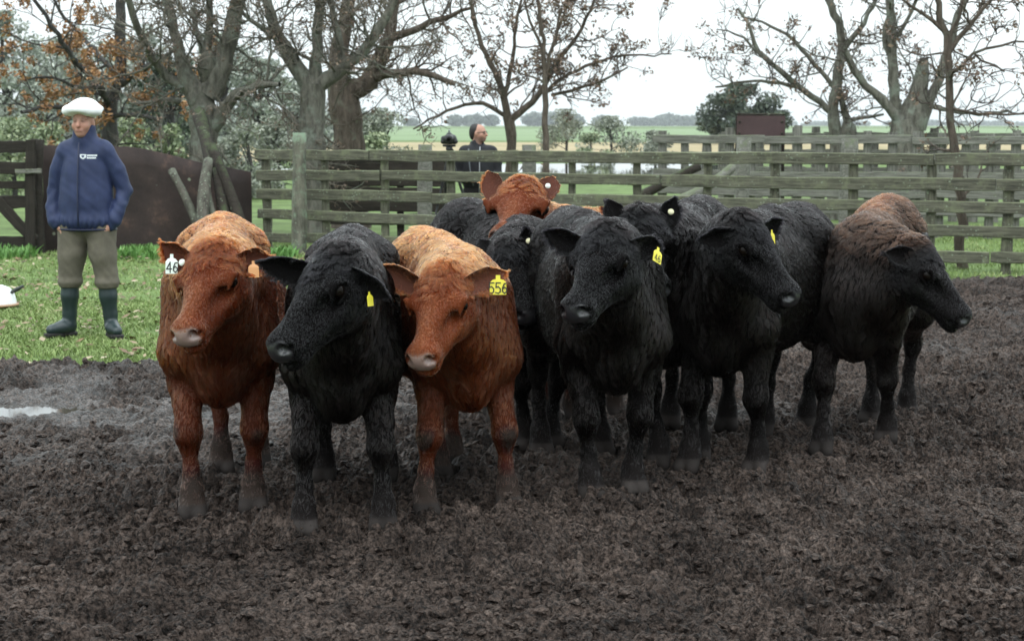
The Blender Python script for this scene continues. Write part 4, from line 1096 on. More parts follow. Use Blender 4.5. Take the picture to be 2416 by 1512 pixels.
HERD = [
 dict(coat='red', front_px=(526, 1200), yaw=R(8), hs=.93, size=1.02, poll_px=(505, 585), poll_dy=-.30, nose_px=(425, 800), seed=11, roll=R(6),
      feet=[(598, 1200), (455, 1218), None, (523, 1112)], ears=[(378, 575, .02), (640, 605, .05)], strands=95000,
      label='dark red calf with white ear tag 46, standing first in the front row',
      tags=[dict(ear=0, kind='tag', col='white', text='46', along=.62, out=.02, w=.048, h=.078, size=.040, tx=.003),
            dict(ear=0, kind='button', col='white', along=.30, out=.03), dict(ear=1, kind='tag', col='orange', along=.45, w=.042, h=.066, face=(.3, -1, .1))]),
 dict(coat='black', front_px=(811, 1235), yaw=R(2), hs=1.03, size=.985, poll_px=(790, 600), poll_dy=-.26, nose_px=(640, 835), seed=12, roll=R(10),
      feet=[(905, 1248), (718, 1254), None, None], ears=[(612, 620, .05), (862, 668, -.10)], strands=95000,
      label='black calf between the two red front calves, face turned aside, yellow tag below its ear',
      tags=[dict(ear=1, kind='tag', col='yellow', along=.62, w=.036, h=.055, face=(.85, -.5, .1), out=.03)]),
 dict(coat='ginger', front_px=(1100, 1195), yaw=R(14), hs=.95, size=.965, poll_px=(1045, 640), poll_dy=-.34, nose_px=(983, 858), seed=13, roll=R(4),
      feet=[(1198, 1198), (1003, 1212), None, (1085, 1120)], ears=[(888, 628, .06), (1196, 640, .06)], strands=95000,
      label='ginger red calf with yellow ear tag 556, head lowered in the front row',
      tags=[dict(ear=1, kind='tag', col='yellow', text='556', along=.72, out=.028, w=.066, h=.078, size=.042, up=(0, .12, 1))]),
 dict(coat='black', front_px=(1270, 1052), yaw=R(24), hs=.92, size=1.0, poll_px=(1205, 580), poll_dy=-.25, nose_px=(1248, 752), seed=14,
      feet=[(1300, 1050), (1240, 1058), None, None], ears=[(1130, 560, .08), (1243, 545, .0)], strands=45000, h=.014, hump=.02,
      label='black calf behind the ginger calf 556, facing out under the red cow',
      tags=[dict(ear=1, kind='button', col='cream', along=.62, out=.02), dict(ear=1, kind='button', col='white', along=.3, out=.024)]),
 dict(coat='black', front_px=(1444, 1162), yaw=R(9), hs=.94, size=1.03, poll_px=(1432, 545), poll_dy=-.28, nose_px=(1345, 742), seed=15, roll=R(4),
      feet=[(1493, 1160), (1393, 1174), None, None], ears=[(1285, 548, .08), (1562, 580, .05)], strands=90000,
      label='black calf in the middle with both ears spread and folded yellow tag',
      tags=[dict(ear=1, kind='tag', col='yellow', text='46', along=.80, out=.02, w=.05, h=.07, size=.03, face=(.72, -.7, .25), up=(.5, 0, .8))]),
 dict(coat='red', front_px=(1235, 1000), yaw=R(4), size=1.06, hs=1.12, poll_px=(1232, 436), poll_dy=-.10, nose_px=(1188, 566), seed=16,
      ears=[(1160, 432, .05), (1300, 425, .05)], strands=45000, h=.014,
      label='red cow looking over the herd from the back row, pale nose',
      tags=[dict(ear=1, kind='button', col='white', along=.45, out=.02)]),
 dict(coat='black', front_px=(1580, 1085), yaw=R(-14), hs=.92, size=1.05, poll_px=(1512, 505), poll_dy=-.30, nose_px=(1553, 688), seed=17,
      feet=[None, (1555, 1098), None, None], ears=[(1437, 472, .03), (1583, 492, .03)], strands=50000, h=.0135,
      label='black calf with raised ears, half hidden behind the middle black calf',
      tags=[dict(ear=1, kind='button', col='cream', along=.55, out=.02)]),
 dict(coat='black', front_px=(1707, 1105), yaw=R(-28), hs=.91, turn=.86, size=1.03, poll_px=(1755, 520), poll_dy=-.30, nose_px=(1862, 682), seed=18, roll=R(-6),
      feet=[(1787, 1112), (1627, 1108), (1890, 1000), None], ears=[(1702, 560, -.10), (1850, 520, .14)], strands=90000,
      label='large black calf with head turned to the right, tall crown tuft',
      tags=[dict(ear=1, kind='tag', col='yellow', along=.5, w=.03, h=.07, face=(.6, -.8, .1), out=.02)]),
 dict(coat='brown', front_px=(2016, 1052), yaw=R(-21), hs=.92, turn=.86, size=1.01, poll_px=(2168, 580), poll_dy=-.22, nose_px=(2275, 745), seed=19, roll=R(-4),
      feet=[(2092, 1041), (1940, 1065), (2139, 980), (2054, 994)], ears=[(2110, 600, -.12), (2190, 560, .16)], strands=85000, hump=.03, fur_len=1.1,
      label='brownish black calf at the end of the row, head in profile'),
 dict(coat='red', front_px=(1400, 985), yaw=R(26), size=1.0, hs=.92, poll_px=(1425, 522), poll_dy=-.12, nose_px=(1500, 640), seed=20,
      ears=[(1470, 530, -.1), (1421, 488, .0)], strands=26000, h=.02,
      label='orange red calf hidden in the back row, only its back and ear showing'),
]
ONLY = globals().get('ONLY_COWS')
for i_, c_ in enumerate(HERD):
    if ONLY is None or i_ in ONLY:
        make_cow(**c_)
# ------------------------------------------------------------------ trees
def bark_mat(name, c0, c1, lich, amt):
    m, nt, n, l, b = new_mat(name)
    g = n.new('ShaderNodeTexCoord')
    mp = n.new('ShaderNodeMapping'); mp.inputs['Scale'].default_value = (9, 9, 2.2); l.new(g.outputs['Object'], mp.inputs[0])
    nz = n.new('ShaderNodeTexNoise'); nz.inputs['Scale'].default_value = 1.6; nz.inputs['Detail'].default_value = 7; nz.inputs['Roughness'].default_value = .72; l.new(mp.outputs[0], nz.inputs['Vector'])
    cr = n.new('ShaderNodeValToRGB'); cr.color_ramp.elements[0].position = .35; cr.color_ramp.elements[1].position = .68
    cr.color_ramp.elements[0].color = (*c0, 1); cr.color_ramp.elements[1].color = (*c1, 1); l.new(nz.outputs['Fac'], cr.inputs[0])
    n2 = n.new('ShaderNodeTexNoise'); n2.inputs['Scale'].default_value = 3.5; n2.inputs['Detail'].default_value = 6; n2.inputs['Roughness'].default_value = .7; l.new(g.outputs['Object'], n2.inputs['Vector'])
    mr = n.new('ShaderNodeMapRange'); mr.inputs[1].default_value = .60 - amt; mr.inputs[2].default_value = .72 - amt; l.new(n2.outputs['Fac'], mr.inputs[0])
    mx = n.new('ShaderNodeMix'); mx.data_type = 'RGBA'; l.new(mr.outputs[0], mx.inputs[0]); l.new(cr.outputs[0], mx.inputs[6]); mx.inputs[7].default_value = (*lich, 1)
    l.new(mx.outputs[2], b.inputs['Base Color']); b.inputs['Roughness'].default_value = .9; b.inputs['Specular IOR Level'].default_value = .2
    bp = n.new('ShaderNodeBump'); bp.inputs['Distance'].default_value = .06; l.new(nz.outputs['Fac'], bp.inputs['Height']); l.new(bp.outputs[0], b.inputs['Normal'])
    return m
BARK = bark_mat('lichened_bark', (.060, .056, .046), (.22, .21, .175), (.20, .22, .18), .08)
BARK_BROWN = bark_mat('brown_bark', (.050, .039, .031), (.165, .132, .106), (.15, .16, .12), .03)
BARK_GREY = bark_mat('grey_bark', (.030, .028, .026), (.090, .085, .080), (.09, .105, .09), .02)
TWIG = simple_mat('twig_bark', (.19, .165, .135), .9, .2, noise=.5, scale=4)
TWIG_DARK = simple_mat('dark_twig_bark', (.085, .068, .060), .9, .2, noise=.5, scale=4)

def tubes(paths):
    """paths: (points, radii, sides) -> verts, quads"""
    VV, FF, o = [], [], 0
    for pts, rad, sd in paths:
        n = len(pts)
        T = np.gradient(pts, axis=0); T /= np.linalg.norm(T, axis=1)[:, None] + 1e-9
        u = np.cross(T, [.37, .81, .45]); u /= np.linalg.norm(u, axis=1)[:, None] + 1e-9
        w = np.cross(T, u); th = np.arange(sd) * 2 * math.pi / sd
        V = pts[:, None] + rad[:, None, None] * (u[:, None] * np.cos(th)[None, :, None] + w[:, None] * np.sin(th)[None, :, None])
        VV.append(V.reshape(-1, 3))
        I = np.arange(n * sd).reshape(n, sd) + o; J = np.roll(I, -1, 1)
        FF.append(np.stack([I[:-1], J[:-1], J[1:], I[1:]], -1).reshape(-1, 4)); o += n * sd
    return np.concatenate(VV), np.concatenate(FF)
def resample(pts, rad, step, rng, wob):
    pts = np.asarray(pts, float); seg = np.linalg.norm(np.diff(pts, axis=0), axis=1); s = np.concatenate([[0], np.cumsum(seg)])
    n = max(4, int(s[-1] / step) + 1); t = np.linspace(0, s[-1], n)
    P = np.stack([np.interp(t, s, pts[:, i]) for i in range(3)], 1)
    for _ in range(2): P[1:-1] = P[1:-1] * .5 + (P[:-2] + P[2:]) * .25
    P[1:-1] += rng.normal(0, wob, (n - 2, 3)); return P, np.interp(t, s, rad)
def twig(p, d, L, r, rng, up, curl, n):
    pts = [p]; d = nrm(d)
    for i in range(n):
        d = nrm(d + rng.normal(0, curl, 3) + np.array([0, 0, up])); pts.append(pts[-1] + d * L / n)
    return np.array(pts), np.linspace(r, max(r * .25, .0025), n + 1)
def bare_tree(name, label, limbs, depth, bark, twigm, seed, l1=(.5, 1.4), dens=(3.2, 4.0, 4.5), up=.06, curl=.22, leaf=None, leaf_n=0, leaf_size=.05, group='bare trees behind the fence', thick=1.0, leaf_clump=6, burls=()):
    """limbs: polylines [(u, v, radius in reference pixels, depth offset)] followed by random side growth"""
    rng = np.random.default_rng(seed)
    base = at(limbs[0][0][0], limbs[0][0][1], depth); base[2] = 0
    big, mid, fine, tips = [], [], [], []
    k = depth / FPX
    for li, lm in enumerate(limbs):
        pts = [at(q[0], q[1], depth + (q[3] if len(q) > 3 else 0)) for q in lm]; rad = [max(q[2], 1.0) * k * (thick * .9 if q[2] > 12 else thick) for q in lm]
        if li == 0: pts = [np.array([pts[0][0] - .02, pts[0][1], -.2])] + pts; rad = [rad[0] * 1.35] + rad
        P, Rd = resample(pts, rad, .16, rng, .012); Rd = Rd * (1 + .13 * sn3(P, 9, seed + li) + .07 * sn3(P, 30, seed))
        big.append((P - base, Rd, 10))
        L = np.linalg.norm(np.diff(P, axis=0), axis=1).sum()
        for c in range(int(dens[0] * L * (.35 if li == 0 else 1))):
            i = int(rng.uniform(.25 if li == 0 else .1, 1) * (len(P) - 1)); T = nrm(P[min(i + 1, len(P) - 1)] - P[i - 1])
            d = nrm(np.cross(T, rng.normal(size=3))) + T * rng.uniform(.1, .9)
            mid.append(twig(P[i], d, rng.uniform(*l1), min(Rd[i] * .5, rng.uniform(.012, .024)), rng, up, curl, 8))
    for P, r in list(mid):
        L = np.linalg.norm(P[-1] - P[0])
        for c in range(max(1, int(dens[1] * L))):
            i = rng.integers(1, len(P) - 1); T = nrm(P[i + 1] - P[i]); d = nrm(np.cross(T, rng.normal(size=3))) + T * rng.uniform(.3, 1)
            fine.append(twig(P[i], d, rng.uniform(.2, .6) * max(l1[0], .4) * 1.6, .0100, rng, up * .8, curl * 1.1, 5))
        tips.append(P[-1])
    f2 = []
    for P, r in fine:
        for c in range(int(rng.poisson(dens[2] * .5))):
            i = rng.integers(1, len(P) - 1); T = nrm(P[i + 1] - P[i]); d = nrm(np.cross(T, rng.normal(size=3))) + T * rng.uniform(.3, 1)
            f2.append(twig(P[i], d, rng.uniform(.08, .28), .0066, rng, up * .5, curl, 3))
        tips.append(P[-1])
    t = empty(name, base); tag(t, label, 'tree', group)
    V, F = tubes(big)
    for bx, by, br, sq in burls:
        q = at(bx, by, depth) - base; bmm = bmesh.new(); bmesh.ops.create_icosphere(bmm, subdivisions=3, radius=br * k)
        bv = np.array([v.co[:] for v in bmm.verts]); bf = [[v.index for v in f.verts] for f in bmm.faces]; bmm.free()
        bv = bv * (1 + .22 * sn3(bv, 14, seed)[:, None]) * np.array([1, 1, sq]) + q
        bf4 = np.array([f + [f[2]] for f in bf]); 
        mesh_np('burl', bv, [f for f in bf], bark, t, True)
    mesh_np('trunk', V, F, bark, t, True)
    V, F = tubes([(P - base, r, 5) for P, r in mid]); b_ = tag(mesh_np('branches', V, F, bark, t, True), kind='stuff')
    V, F = tubes([(P - base, r, 3) for P, r in fine + f2]); tag(mesh_np('twigs', V, F, twigm, t, True), kind='stuff')
    if leaf and leaf_n:
        tp = np.array(tips); c = tp[rng.integers(0, len(tp), leaf_n // leaf_clump)]
        P = np.repeat(c, leaf_clump, 0); P = P + rng.normal(0, leaf_size * 1.3, P.shape)
        tag(leaves_mesh('leaves', P - base, leaf_size, leaf, t, rng), kind='stuff')
    return t
def leaves_mesh(name, P, size, mat, parent, rng, droop=0):
    n = len(P); a = rng.normal(size=(n, 3)); a[:, 2] -= droop; a /= np.linalg.norm(a, axis=1)[:, None]; b = np.cross(a, rng.normal(size=(n, 3))); b /= np.linalg.norm(b, axis=1)[:, None] + 1e-9
    s = size * rng.uniform(.5, 1.3, n)[:, None]
    V = np.stack([P - a * s, P + b * s * .5, P + a * s, P - b * s * .5], 1).reshape(-1, 3); i = np.arange(n) * 4
    return mesh_np(name, V, np.stack([i, i + 1, i + 2, i + 3], 1), mat, parent, False, {'hue': np.repeat(rng.random(n), 4)})
L_ORANGE = grass_mat('orange_leaves', (.16, .075, .030), (.28, .135, .050), (.34, .20, .085))
L_DEAD = grass_mat('dead_brown_leaves', (.08, .052, .038), (.16, .105, .075), (.23, .17, .12))
L_GUM = grass_mat('gum_leaves', (.18, .205, .175), (.28, .305, .255), (.40, .42, .35))  # paled so the leaf colour itself carries the haze on the windbreak
L_DARK = grass_mat('dark_conifer_leaves', (.030, .044, .030), (.055, .075, .050), (.095, .115, .080))  # green lightened a little, distance haze painted into the leaf colour
L_WILLOW = grass_mat('grey_shrub_leaves', (.15, .165, .13), (.22, .24, .185), (.33, .34, .27))
L_BUSH = grass_mat('light_bush_leaves', (.13, .165, .095), (.22, .265, .15), (.34, .37, .22))

bare_tree('gnarled_tree', 'gnarled mossy tree rising behind the iron sheet and leaning logs', [
    [(478, 372, 36), (482, 300, 36), (478, 250, 36), (470, 205, 32)],
    [(466, 225, 26), (440, 190, 22), (420, 110, 15), (408, 56, 13), (388, -10, 11), (370, -120, 8)],
    [(490, 225, 32), (524, 168, 27), (548, 70, 22), (562, -10, 18), (575, -140, 12)],
    [(460, 235, 17), (430, 205, 13), (378, 170, 11), (338, 94, 9, -.5), (311, 22, 8, -.8), (290, -70, 6, -1)],
    [(500, 300, 20), (520, 268, 17), (560, 218, 13, -.4), (620, 196, 9, -.7), (660, 200, 5, -1)],
    [(478, 225, 14), (490, 120, 11), (492, 30, 8), (500, -60, 6)],
    [(425, 240, 8, .2), (390, 235, 6, .1), (350, 250, 4, 0), (310, 245, 3, 0)],
    [(520, 175, 12, .2), (470, 110, 9, .5), (455, 20, 7, .8)]], 25.6, BARK, TWIG, 101, leaf=L_DEAD, leaf_n=1800, leaf_size=.024, dens=(6, 6, 8), burls=[(492, 160, 26, 1.5), (470, 230, 30, 1.2)])
bare_tree('fork_tree', 'stout forked lichen-grey tree behind the fence above the green post', [
    [(735, 372, 34), (733, 300, 33), (738, 245, 33), (738, 198, 31)],
    [(732, 205, 24), (708, 172, 21), (668, 107, 17), (645, 64, 14), (630, -5, 11), (620, -100, 8)],
    [(745, 205, 24), (807, 163, 18), (872, 108, 14), (910, 43, 11), (937, -10, 8), (970, -90, 6)],
    [(738, 205, 20), (750, 107, 15), (746, 43, 13), (765, -60, 9)],
    [(805, 165, 10), (800, 90, 8), (780, 20, 7), (775, -60, 5)],
    [(710, 300, 9), (690, 290, 8), (676, 270, 6), (668, 250, 4)],
    [(665, 110, 8), (620, 70, 6), (580, 30, 5), (540, 20, 3)]], 25.2, BARK, TWIG, 102, leaf=L_DEAD, leaf_n=2400, leaf_size=.024, dens=(8, 6.5, 8), l1=(.4, 1.2))
bare_tree('thick_tree', 'thick dark-trunked tree standing right behind the forked lichen tree', [
    [(828, 365, 40), (820, 300, 41), (810, 230, 42), (806, 190, 38)],
    [(812, 215, 34), (862, 210, 27), (893, 150, 22), (922, 86, 16), (930, 0, 12), (945, -110, 9)],
    [(802, 205, 30), (798, 129, 24), (822, 20, 18), (835, -100, 12)],
    [(880, 185, 13), (931, 172, 11, -.4), (996, 168, 9, -.8), (1040, 186, 6, -1), (1075, 200, 4, -1)],
    [(915, 95, 10), (980, 70, 8, -.3), (1050, 40, 6, -.5), (1110, 20, 4, -.6)],
    [(930, 10, 8), (1000, -20, 6), (1060, -60, 5)]], 28.5, BARK_BROWN, TWIG, 103, leaf=L_DEAD, leaf_n=2600, leaf_size=.026, dens=(7.5, 6, 7.5))
bare_tree('ash_tree', 'bare spreading tree with brown seed clusters behind the photographer', [
    [(1206, 362, 14), (1204, 310, 14), (1198, 275, 14)],
    [(1198, 280, 10), (1185, 215, 8), (1168, 172, 7), (1146, 129, 6), (1120, 60, 5), (1105, -30, 4)],
    [(1202, 285, 9), (1236, 258, 8), (1275, 228, 7), (1296, 172, 6), (1339, 120, 5), (1382, 56, 4), (1410, -20, 3)],
    [(1198, 278, 5), (1146, 241, 5), (1082, 249, 4), (1030, 275, 3), (975, 305, 2)],
    [(1285, 222, 5), (1330, 180, 4), (1390, 150, 4), (1468, 129, 3), (1533, 133, 2), (1585, 128, 1.5)],
    [(1190, 225, 6), (1210, 150, 5), (1215, 70, 4), (1235, -30, 3)],
    [(1300, 225, 4), (1370, 210, 4), (1430, 185, 3), (1480, 160, 2)],
    [(1292, 180, 5), (1300, 100, 4), (1340, 20, 3), (1360, -40, 3)]], 30.5, BARK_BROWN, TWIG_DARK, 104, leaf=L_DEAD, leaf_n=3600, leaf_size=.036, leaf_clump=10, l1=(.5, 1.2), dens=(5, 5, 5))
bare_tree('sapling', 'slender straight sapling stem next to the spreading seed-cluster tree', [
    [(1292, 372, 8), (1287, 300, 7), (1284, 258, 7), (1288, 172, 6), (1279, 86, 5), (1268, -10, 4), (1262, -80, 3)],
    [(1286, 180, 4), (1310, 100, 3), (1325, 20, 3)], [(1282, 120, 4), (1250, 50, 3), (1230, -30, 2)]], 27.5, BARK_BROWN, TWIG_DARK, 105, leaf=L_DEAD, leaf_n=700, leaf_size=.034, leaf_clump=9, l1=(.4, 1.0))
bare_tree('leaning_tree', 'bare tree beside the brown plate with long boughs spread over the field', [
    [(1975, 345, 19), (1973, 318, 18), (1963, 262, 14), (1977, 175, 12), (1991, 109, 11), (1977, 44, 9), (1945, -10, 8), (1920, -90, 6)],
    [(1968, 270, 8), (1945, 252, 8), (1881, 201, 7), (1816, 144, 6), (1786, 122, 5), (1772, 60, 4), (1740, 20, 3)],
    [(1885, 205, 5), (1816, 192, 4), (1741, 192, 3), (1688, 206, 2)],
    [(1966, 205, 6), (1903, 131, 5), (1860, 79, 4), (1807, 57, 3), (1750, 40, 2)],
    [(1991, 115, 8), (2025, 74, 6), (2056, 22, 5), (2080, -30, 4)],
    [(1990, 330, 17), (2003, 300, 10), (1996, 275, 9), (1984, 235, 7), (1978, 200, 5)],
    [(1810, 145, 4), (1760, 95, 3), (1715, 65, 2), (1690, 70, 1.5)],
    [(2000, 285, 5), (2040, 275, 4), (2085, 270, 3)]], 31, BARK, TWIG_DARK, 106, leaf=L_DEAD, leaf_n=1900, leaf_size=.034, leaf_clump=9, l1=(.4, 1.1), dens=(5, 5, 5), burls=[(2003, 312, 18, 1.5)])
bare_tree('broken_tree', 'old tree with a broken stub trunk and tall straight stem behind the corral', [
    [(2140, 345, 46), (2140, 310, 42), (2135, 280, 38)],
    [(2130, 290, 20), (2108, 255, 13), (2056, 218, 10), (2012, 166, 9), (1995, 120, 7)],
    [(2120, 280, 14), (2113, 245, 13), (2106, 153, 12), (2102, 60, 11), (2102, -20, 9), (2110, -120, 7)],
    [(2150, 300, 38), (2160, 250, 31), (2172, 197, 22), (2178, 150, 15), (2180, 138, 11)],
    [(2165, 300, 22), (2191, 253, 12), (2226, 153, 10), (2253, 66, 9), (2275, -20, 7), (2290, -100, 5)],
    [(2105, 150, 6), (2080, 90, 5), (2095, 40, 4)],
    [(2195, 250, 6), (2240, 262, 5), (2300, 272, 4), (2380, 262, 3)],
    [(2108, 100, 5), (2150, 40, 4), (2170, -20, 3)]], 30, BARK, TWIG_DARK, 107, leaf=L_DEAD, leaf_n=1500, leaf_size=.034, leaf_clump=8, dens=(4.5, 5, 5))
bare_tree('thin_tree', 'thin brown-stemmed tree growing just behind the fence at the end', [
    [(2268, 590, 12), (2266, 480, 11), (2258, 380, 11), (2250, 335, 10.5), (2236, 262, 10), (2240, 131, 9), (2226, 66, 8), (2208, -10, 7), (2190, -90, 5)],
    [(2240, 125, 6), (2296, 44, 5), (2345, -10, 4), (2390, -60, 3)],
    [(2243, 175, 5), (2296, 122, 4), (2350, 105, 3), (2430, 100, 2)],
    [(2238, 255, 4), (2296, 266, 3), (2384, 275, 2.5), (2450, 260, 2)],
    [(2228, 75, 5), (2170, 30, 4), (2120, -10, 3)],
    [(2240, 110, 5), (2262, 30, 4), (2285, -60, 3)],
    [(2296, 125, 3), (2330, 150, 2.5), (2370, 170, 2)]], 20.3, BARK_BROWN, TWIG_DARK, 108, leaf=L_DEAD, leaf_n=700, leaf_size=.026, leaf_clump=8, l1=(.35, .9), dens=(5, 5, 5))
bare_tree('oak_tree', 'oak with orange autumn leaves behind the man in the white cap', [
    [(262, 352, 22), (256, 300, 20), (262, 240, 18), (285, 150, 15), (283, 60, 13), (286, -20, 11), (290, -120, 8)],
    [(262, 250, 9), (232, 200, 7, -1), (180, 150, 6, -1.5), (130, 70, 5, -2), (80, 0, 4, -2)],
    [(258, 270, 7), (200, 255, 6, -1), (120, 250, 5, -1.6), (50, 265, 4, -2)],
    [(272, 210, 7), (330, 170, 6, -.8), (390, 130, 4, -1.2), (430, 110, 3, -1.2)],
    [(260, 275, 6), (320, 270, 5, -.8), (380, 285, 4, -1)],
    [(276, 180, 6), (215, 110, 5, .5), (150, 40, 4, 1), (110, -30, 3, 1)],
    [(235, 205, 5, -1), (190, 215, 4, -1.4), (130, 180, 3, -1.8), (60, 190, 2, -2)]], 31, BARK_GREY, TWIG_DARK, 109, leaf=L_ORANGE, leaf_n=7500, leaf_size=.038, leaf_clump=9, l1=(.6, 1.5), dens=(3.4, 3.4, 3.4))

# leafy trees and shrubs farther off
def leafy(name, label, u, v_top, d, width, mat, n, seed, cat='tree', group=None, leaf=.09, trunk=True, shape=1.0, base_v=None, clumps=26, open_=.5, low=.15, droop=0):
    rng = np.random.default_rng(seed)
    top = at(u, v_top, d); base = np.array([top[0], top[1], 0]); Ht = top[2]
    t = empty(name, base); tag(t, label, cat, group)
    C = []
    while len(C) < clumps:
        q = rng.uniform(-1, 1, 3); z = q[2] * .5 + .5
        rr = width / 2 * (math.sin(math.pi * min(1, .12 + .88 * z ** shape)) ** .6 if shape != 0 else 1)
        if q[0] ** 2 + q[1] ** 2 > 1: continue
        C.append((q[0] * rr, q[1] * rr, (low + (1 - low) * z) * Ht, rng.uniform(.5, 1.1)))
    C = np.array(C)
    w = C[:, 3] ** 2; ci = rng.choice(len(C), n, p=w / w.sum())
    s = width / 2 * (.55 / math.sqrt(clumps / 14)) * C[ci, 3]
    P = rng.normal(size=(n, 3)); P /= np.linalg.norm(P, axis=1)[:, None]; P *= (rng.random(n) ** .45)[:, None]
    P = C[ci, :3] + P * s[:, None] * np.array([1, 1, .75]); P = P[P[:, 2] > .02]; P[:, 2] = np.minimum(P[:, 2], Ht * 1.03)
    tag(leaves_mesh('crown', P, leaf, mat, t, rng, droop), kind='stuff')
    paths = []
    r0 = max(.03, .035 * Ht)
    paths.append(resample([(0, 0, -.2), (.03 * width, 0, Ht * .4), (-.02 * width, .02, Ht * .92)], [r0, r0 * .7, r0 * .15], .35, rng, .03) + (7,))
    for c in C[: clumps * 2 // 3]:
        z0 = min(c[2] * .6, Ht * .6); paths.append(resample([(0, 0, z0), (c[0] * .5, c[1] * .5, (z0 + c[2]) / 2 + .05), tuple(c[:3])], [r0 * .35, r0 * .22, r0 * .08], .4, rng, .03) + (4,))
    V, F = tubes([(np.asarray(a), np.asarray(b), c) for a, b, c in paths]); mesh_np('trunk' if trunk else 'stems', V, F, BARK_GREY, t, True)
    return t
G1 = 'gum trees of the windbreak'
for i, (u, vt, d, w, n, mt, lab) in enumerate([
        (5, 40, 62, 4.2, 9000, L_GUM, 'tall grey-green gum tree cut by the picture edge behind the man'),
        (95, 120, 58, 3.6, 7000, L_GUM, 'pale gum tree of the windbreak, second from the picture edge'),
        (170, 60, 66, 3.8, 8000, L_GUM, 'grey-green gum tree directly above the white cap'),
        (235, 110, 60, 3.2, 6500, L_GUM, 'rounded gum tree between the white cap and the oak stem'),
        (335, 70, 64, 3.8, 8000, L_GUM, 'tall gum tree right of the oak stem'),
        (400, 140, 57, 3.0, 6500, L_DARK, 'dark rounded tree behind the left bough of the gnarled tree'),
        (520, 90, 66, 4.0, 8000, L_GUM, 'hazy gum tree behind the gnarled tree'),
        (610, 150, 60, 3.4, 7000, L_GUM, 'hazy gum tree between the gnarled and forked trees'),
        (690, 190, 70, 3.6, 6000, L_GUM, 'low hazy gum tree behind the forked tree')]):
    leafy('gum_tree', lab, u, vt, d, w, mt, n, 200 + i, group=G1, leaf=.085, clumps=34, low=.12, shape=.8)
G2 = 'bushes at the foot of the windbreak'
for i, (u, vt, d, w, n, mt, lab) in enumerate([
        (25, 285, 40, 2.2, 4500, L_BUSH, 'yellowish green bush above the gate at the picture edge'),
        (110, 292, 38, 1.4, 3000, L_BUSH, 'small green bush behind the left shoulder of the capped man'),
        (318, 283, 38, 1.5, 3500, L_BUSH, 'light green bush over the iron sheet, left one'),
        (395, 300, 36, 1.2, 3200, L_BUSH, 'rounded light green bush over the iron sheet, middle one'),
        (585, 290, 40, 1.7, 3500, L_WILLOW, 'greyish bush over the end of the iron sheet'),
        (650, 280, 42, 1.8, 3500, L_WILLOW, 'olive bush left of the lichen post'),
        (905, 262, 48, 1.8, 3200, L_WILLOW, 'grey willow bush right of the thick tree'),
        (880, 318, 42, 1.3, 2400, L_BUSH, 'low green bush at the foot of the thick tree')]):
    leafy('bush', lab, u, vt, d, w, mt, n, 240 + i, cat='bush', group=G2, leaf=.055, trunk=False, clumps=22, low=.05, shape=.6)
G3 = 'shrubs in the pasture'
for i, (u, vt, d, w, n, mt, lab) in enumerate([
        (1335, 262, 85, 2.4, 3500, L_WILLOW, 'olive shrub right of the sapling'),
        (1440, 278, 78, 2.6, 2600, L_WILLOW, 'thin grey shrub in the pasture, middle of three'),
        (1545, 312, 70, 1.7, 1800, L_WILLOW, 'low grey shrub in the pasture nearest the brown plate'),
        (1395, 318, 74, 1.4, 1600, L_BUSH, 'small greenish shrub low between two taller pasture shrubs')]):
    leafy('shrub', lab, u, vt, d, w, mt, n, 260 + i, cat='shrub', group=G3, leaf=.07, trunk=False, clumps=20, low=.04, shape=.6)
leafy('round_tree', 'dark green round-headed tree standing alone behind the brown plate', 1752, 205, 150, 7.2, L_DARK, 9000, 270, leaf=.20, clumps=40, low=.06, shape=.75)
# far woods reading as one mass
def wood(name, u0, u1, v_top, d, n, seed, label):
    rng = np.random.default_rng(seed); P = []
    w = (u1 - u0) / FPX * d; c0 = at(u0, 300, d)[0]; Hm = at(1208, v_top, d)[2]
    k = max(8, int(w / 4)); f_ = d / 520; k = max(8, int(w / (4 * f_))); xs = rng.uniform(0, w, k); hs_ = Hm * rng.uniform(.62, 1.05, k) * (.55 + .45 * np.sin(np.pi * np.clip(xs / w, .06, .94)) ** .5); rs = rng.uniform(2.2, 4.5, k) * max(1, f_)
    ci = rng.integers(0, k, n); q = rng.normal(size=(n, 3)); q /= np.linalg.norm(q, axis=1)[:, None]; q *= (rng.random(n) ** .4)[:, None]
    P = np.stack([c0 + xs[ci] + q[:, 0] * rs[ci], d + rng.uniform(-12, 12, k)[ci] + q[:, 1] * rs[ci], hs_[ci] * (.5 + .5 * q[:, 2])], 1)
    o = leaves_mesh(name, P, .75 * max(1, f_), L_DARK, None, rng); return tag(o, label, 'wood', kind='stuff')
wood('far_wood', 962, 1420, 262, 2300, 9000, 280, 'blue-grey wood on the horizon behind the seed-cluster tree')
wood('far_wood', 1500, 1665, 270, 2700, 4500, 281, 'small hazy wood on the horizon left of the round tree')
wood('far_wood', 1850, 2500, 286, 3600, 5000, 282, 'faint line of trees on the horizon beyond the corral')
wood('far_wood', -100, 980, 240, 300, 9000, 283, 'hazy wood closing the view behind the windbreak')
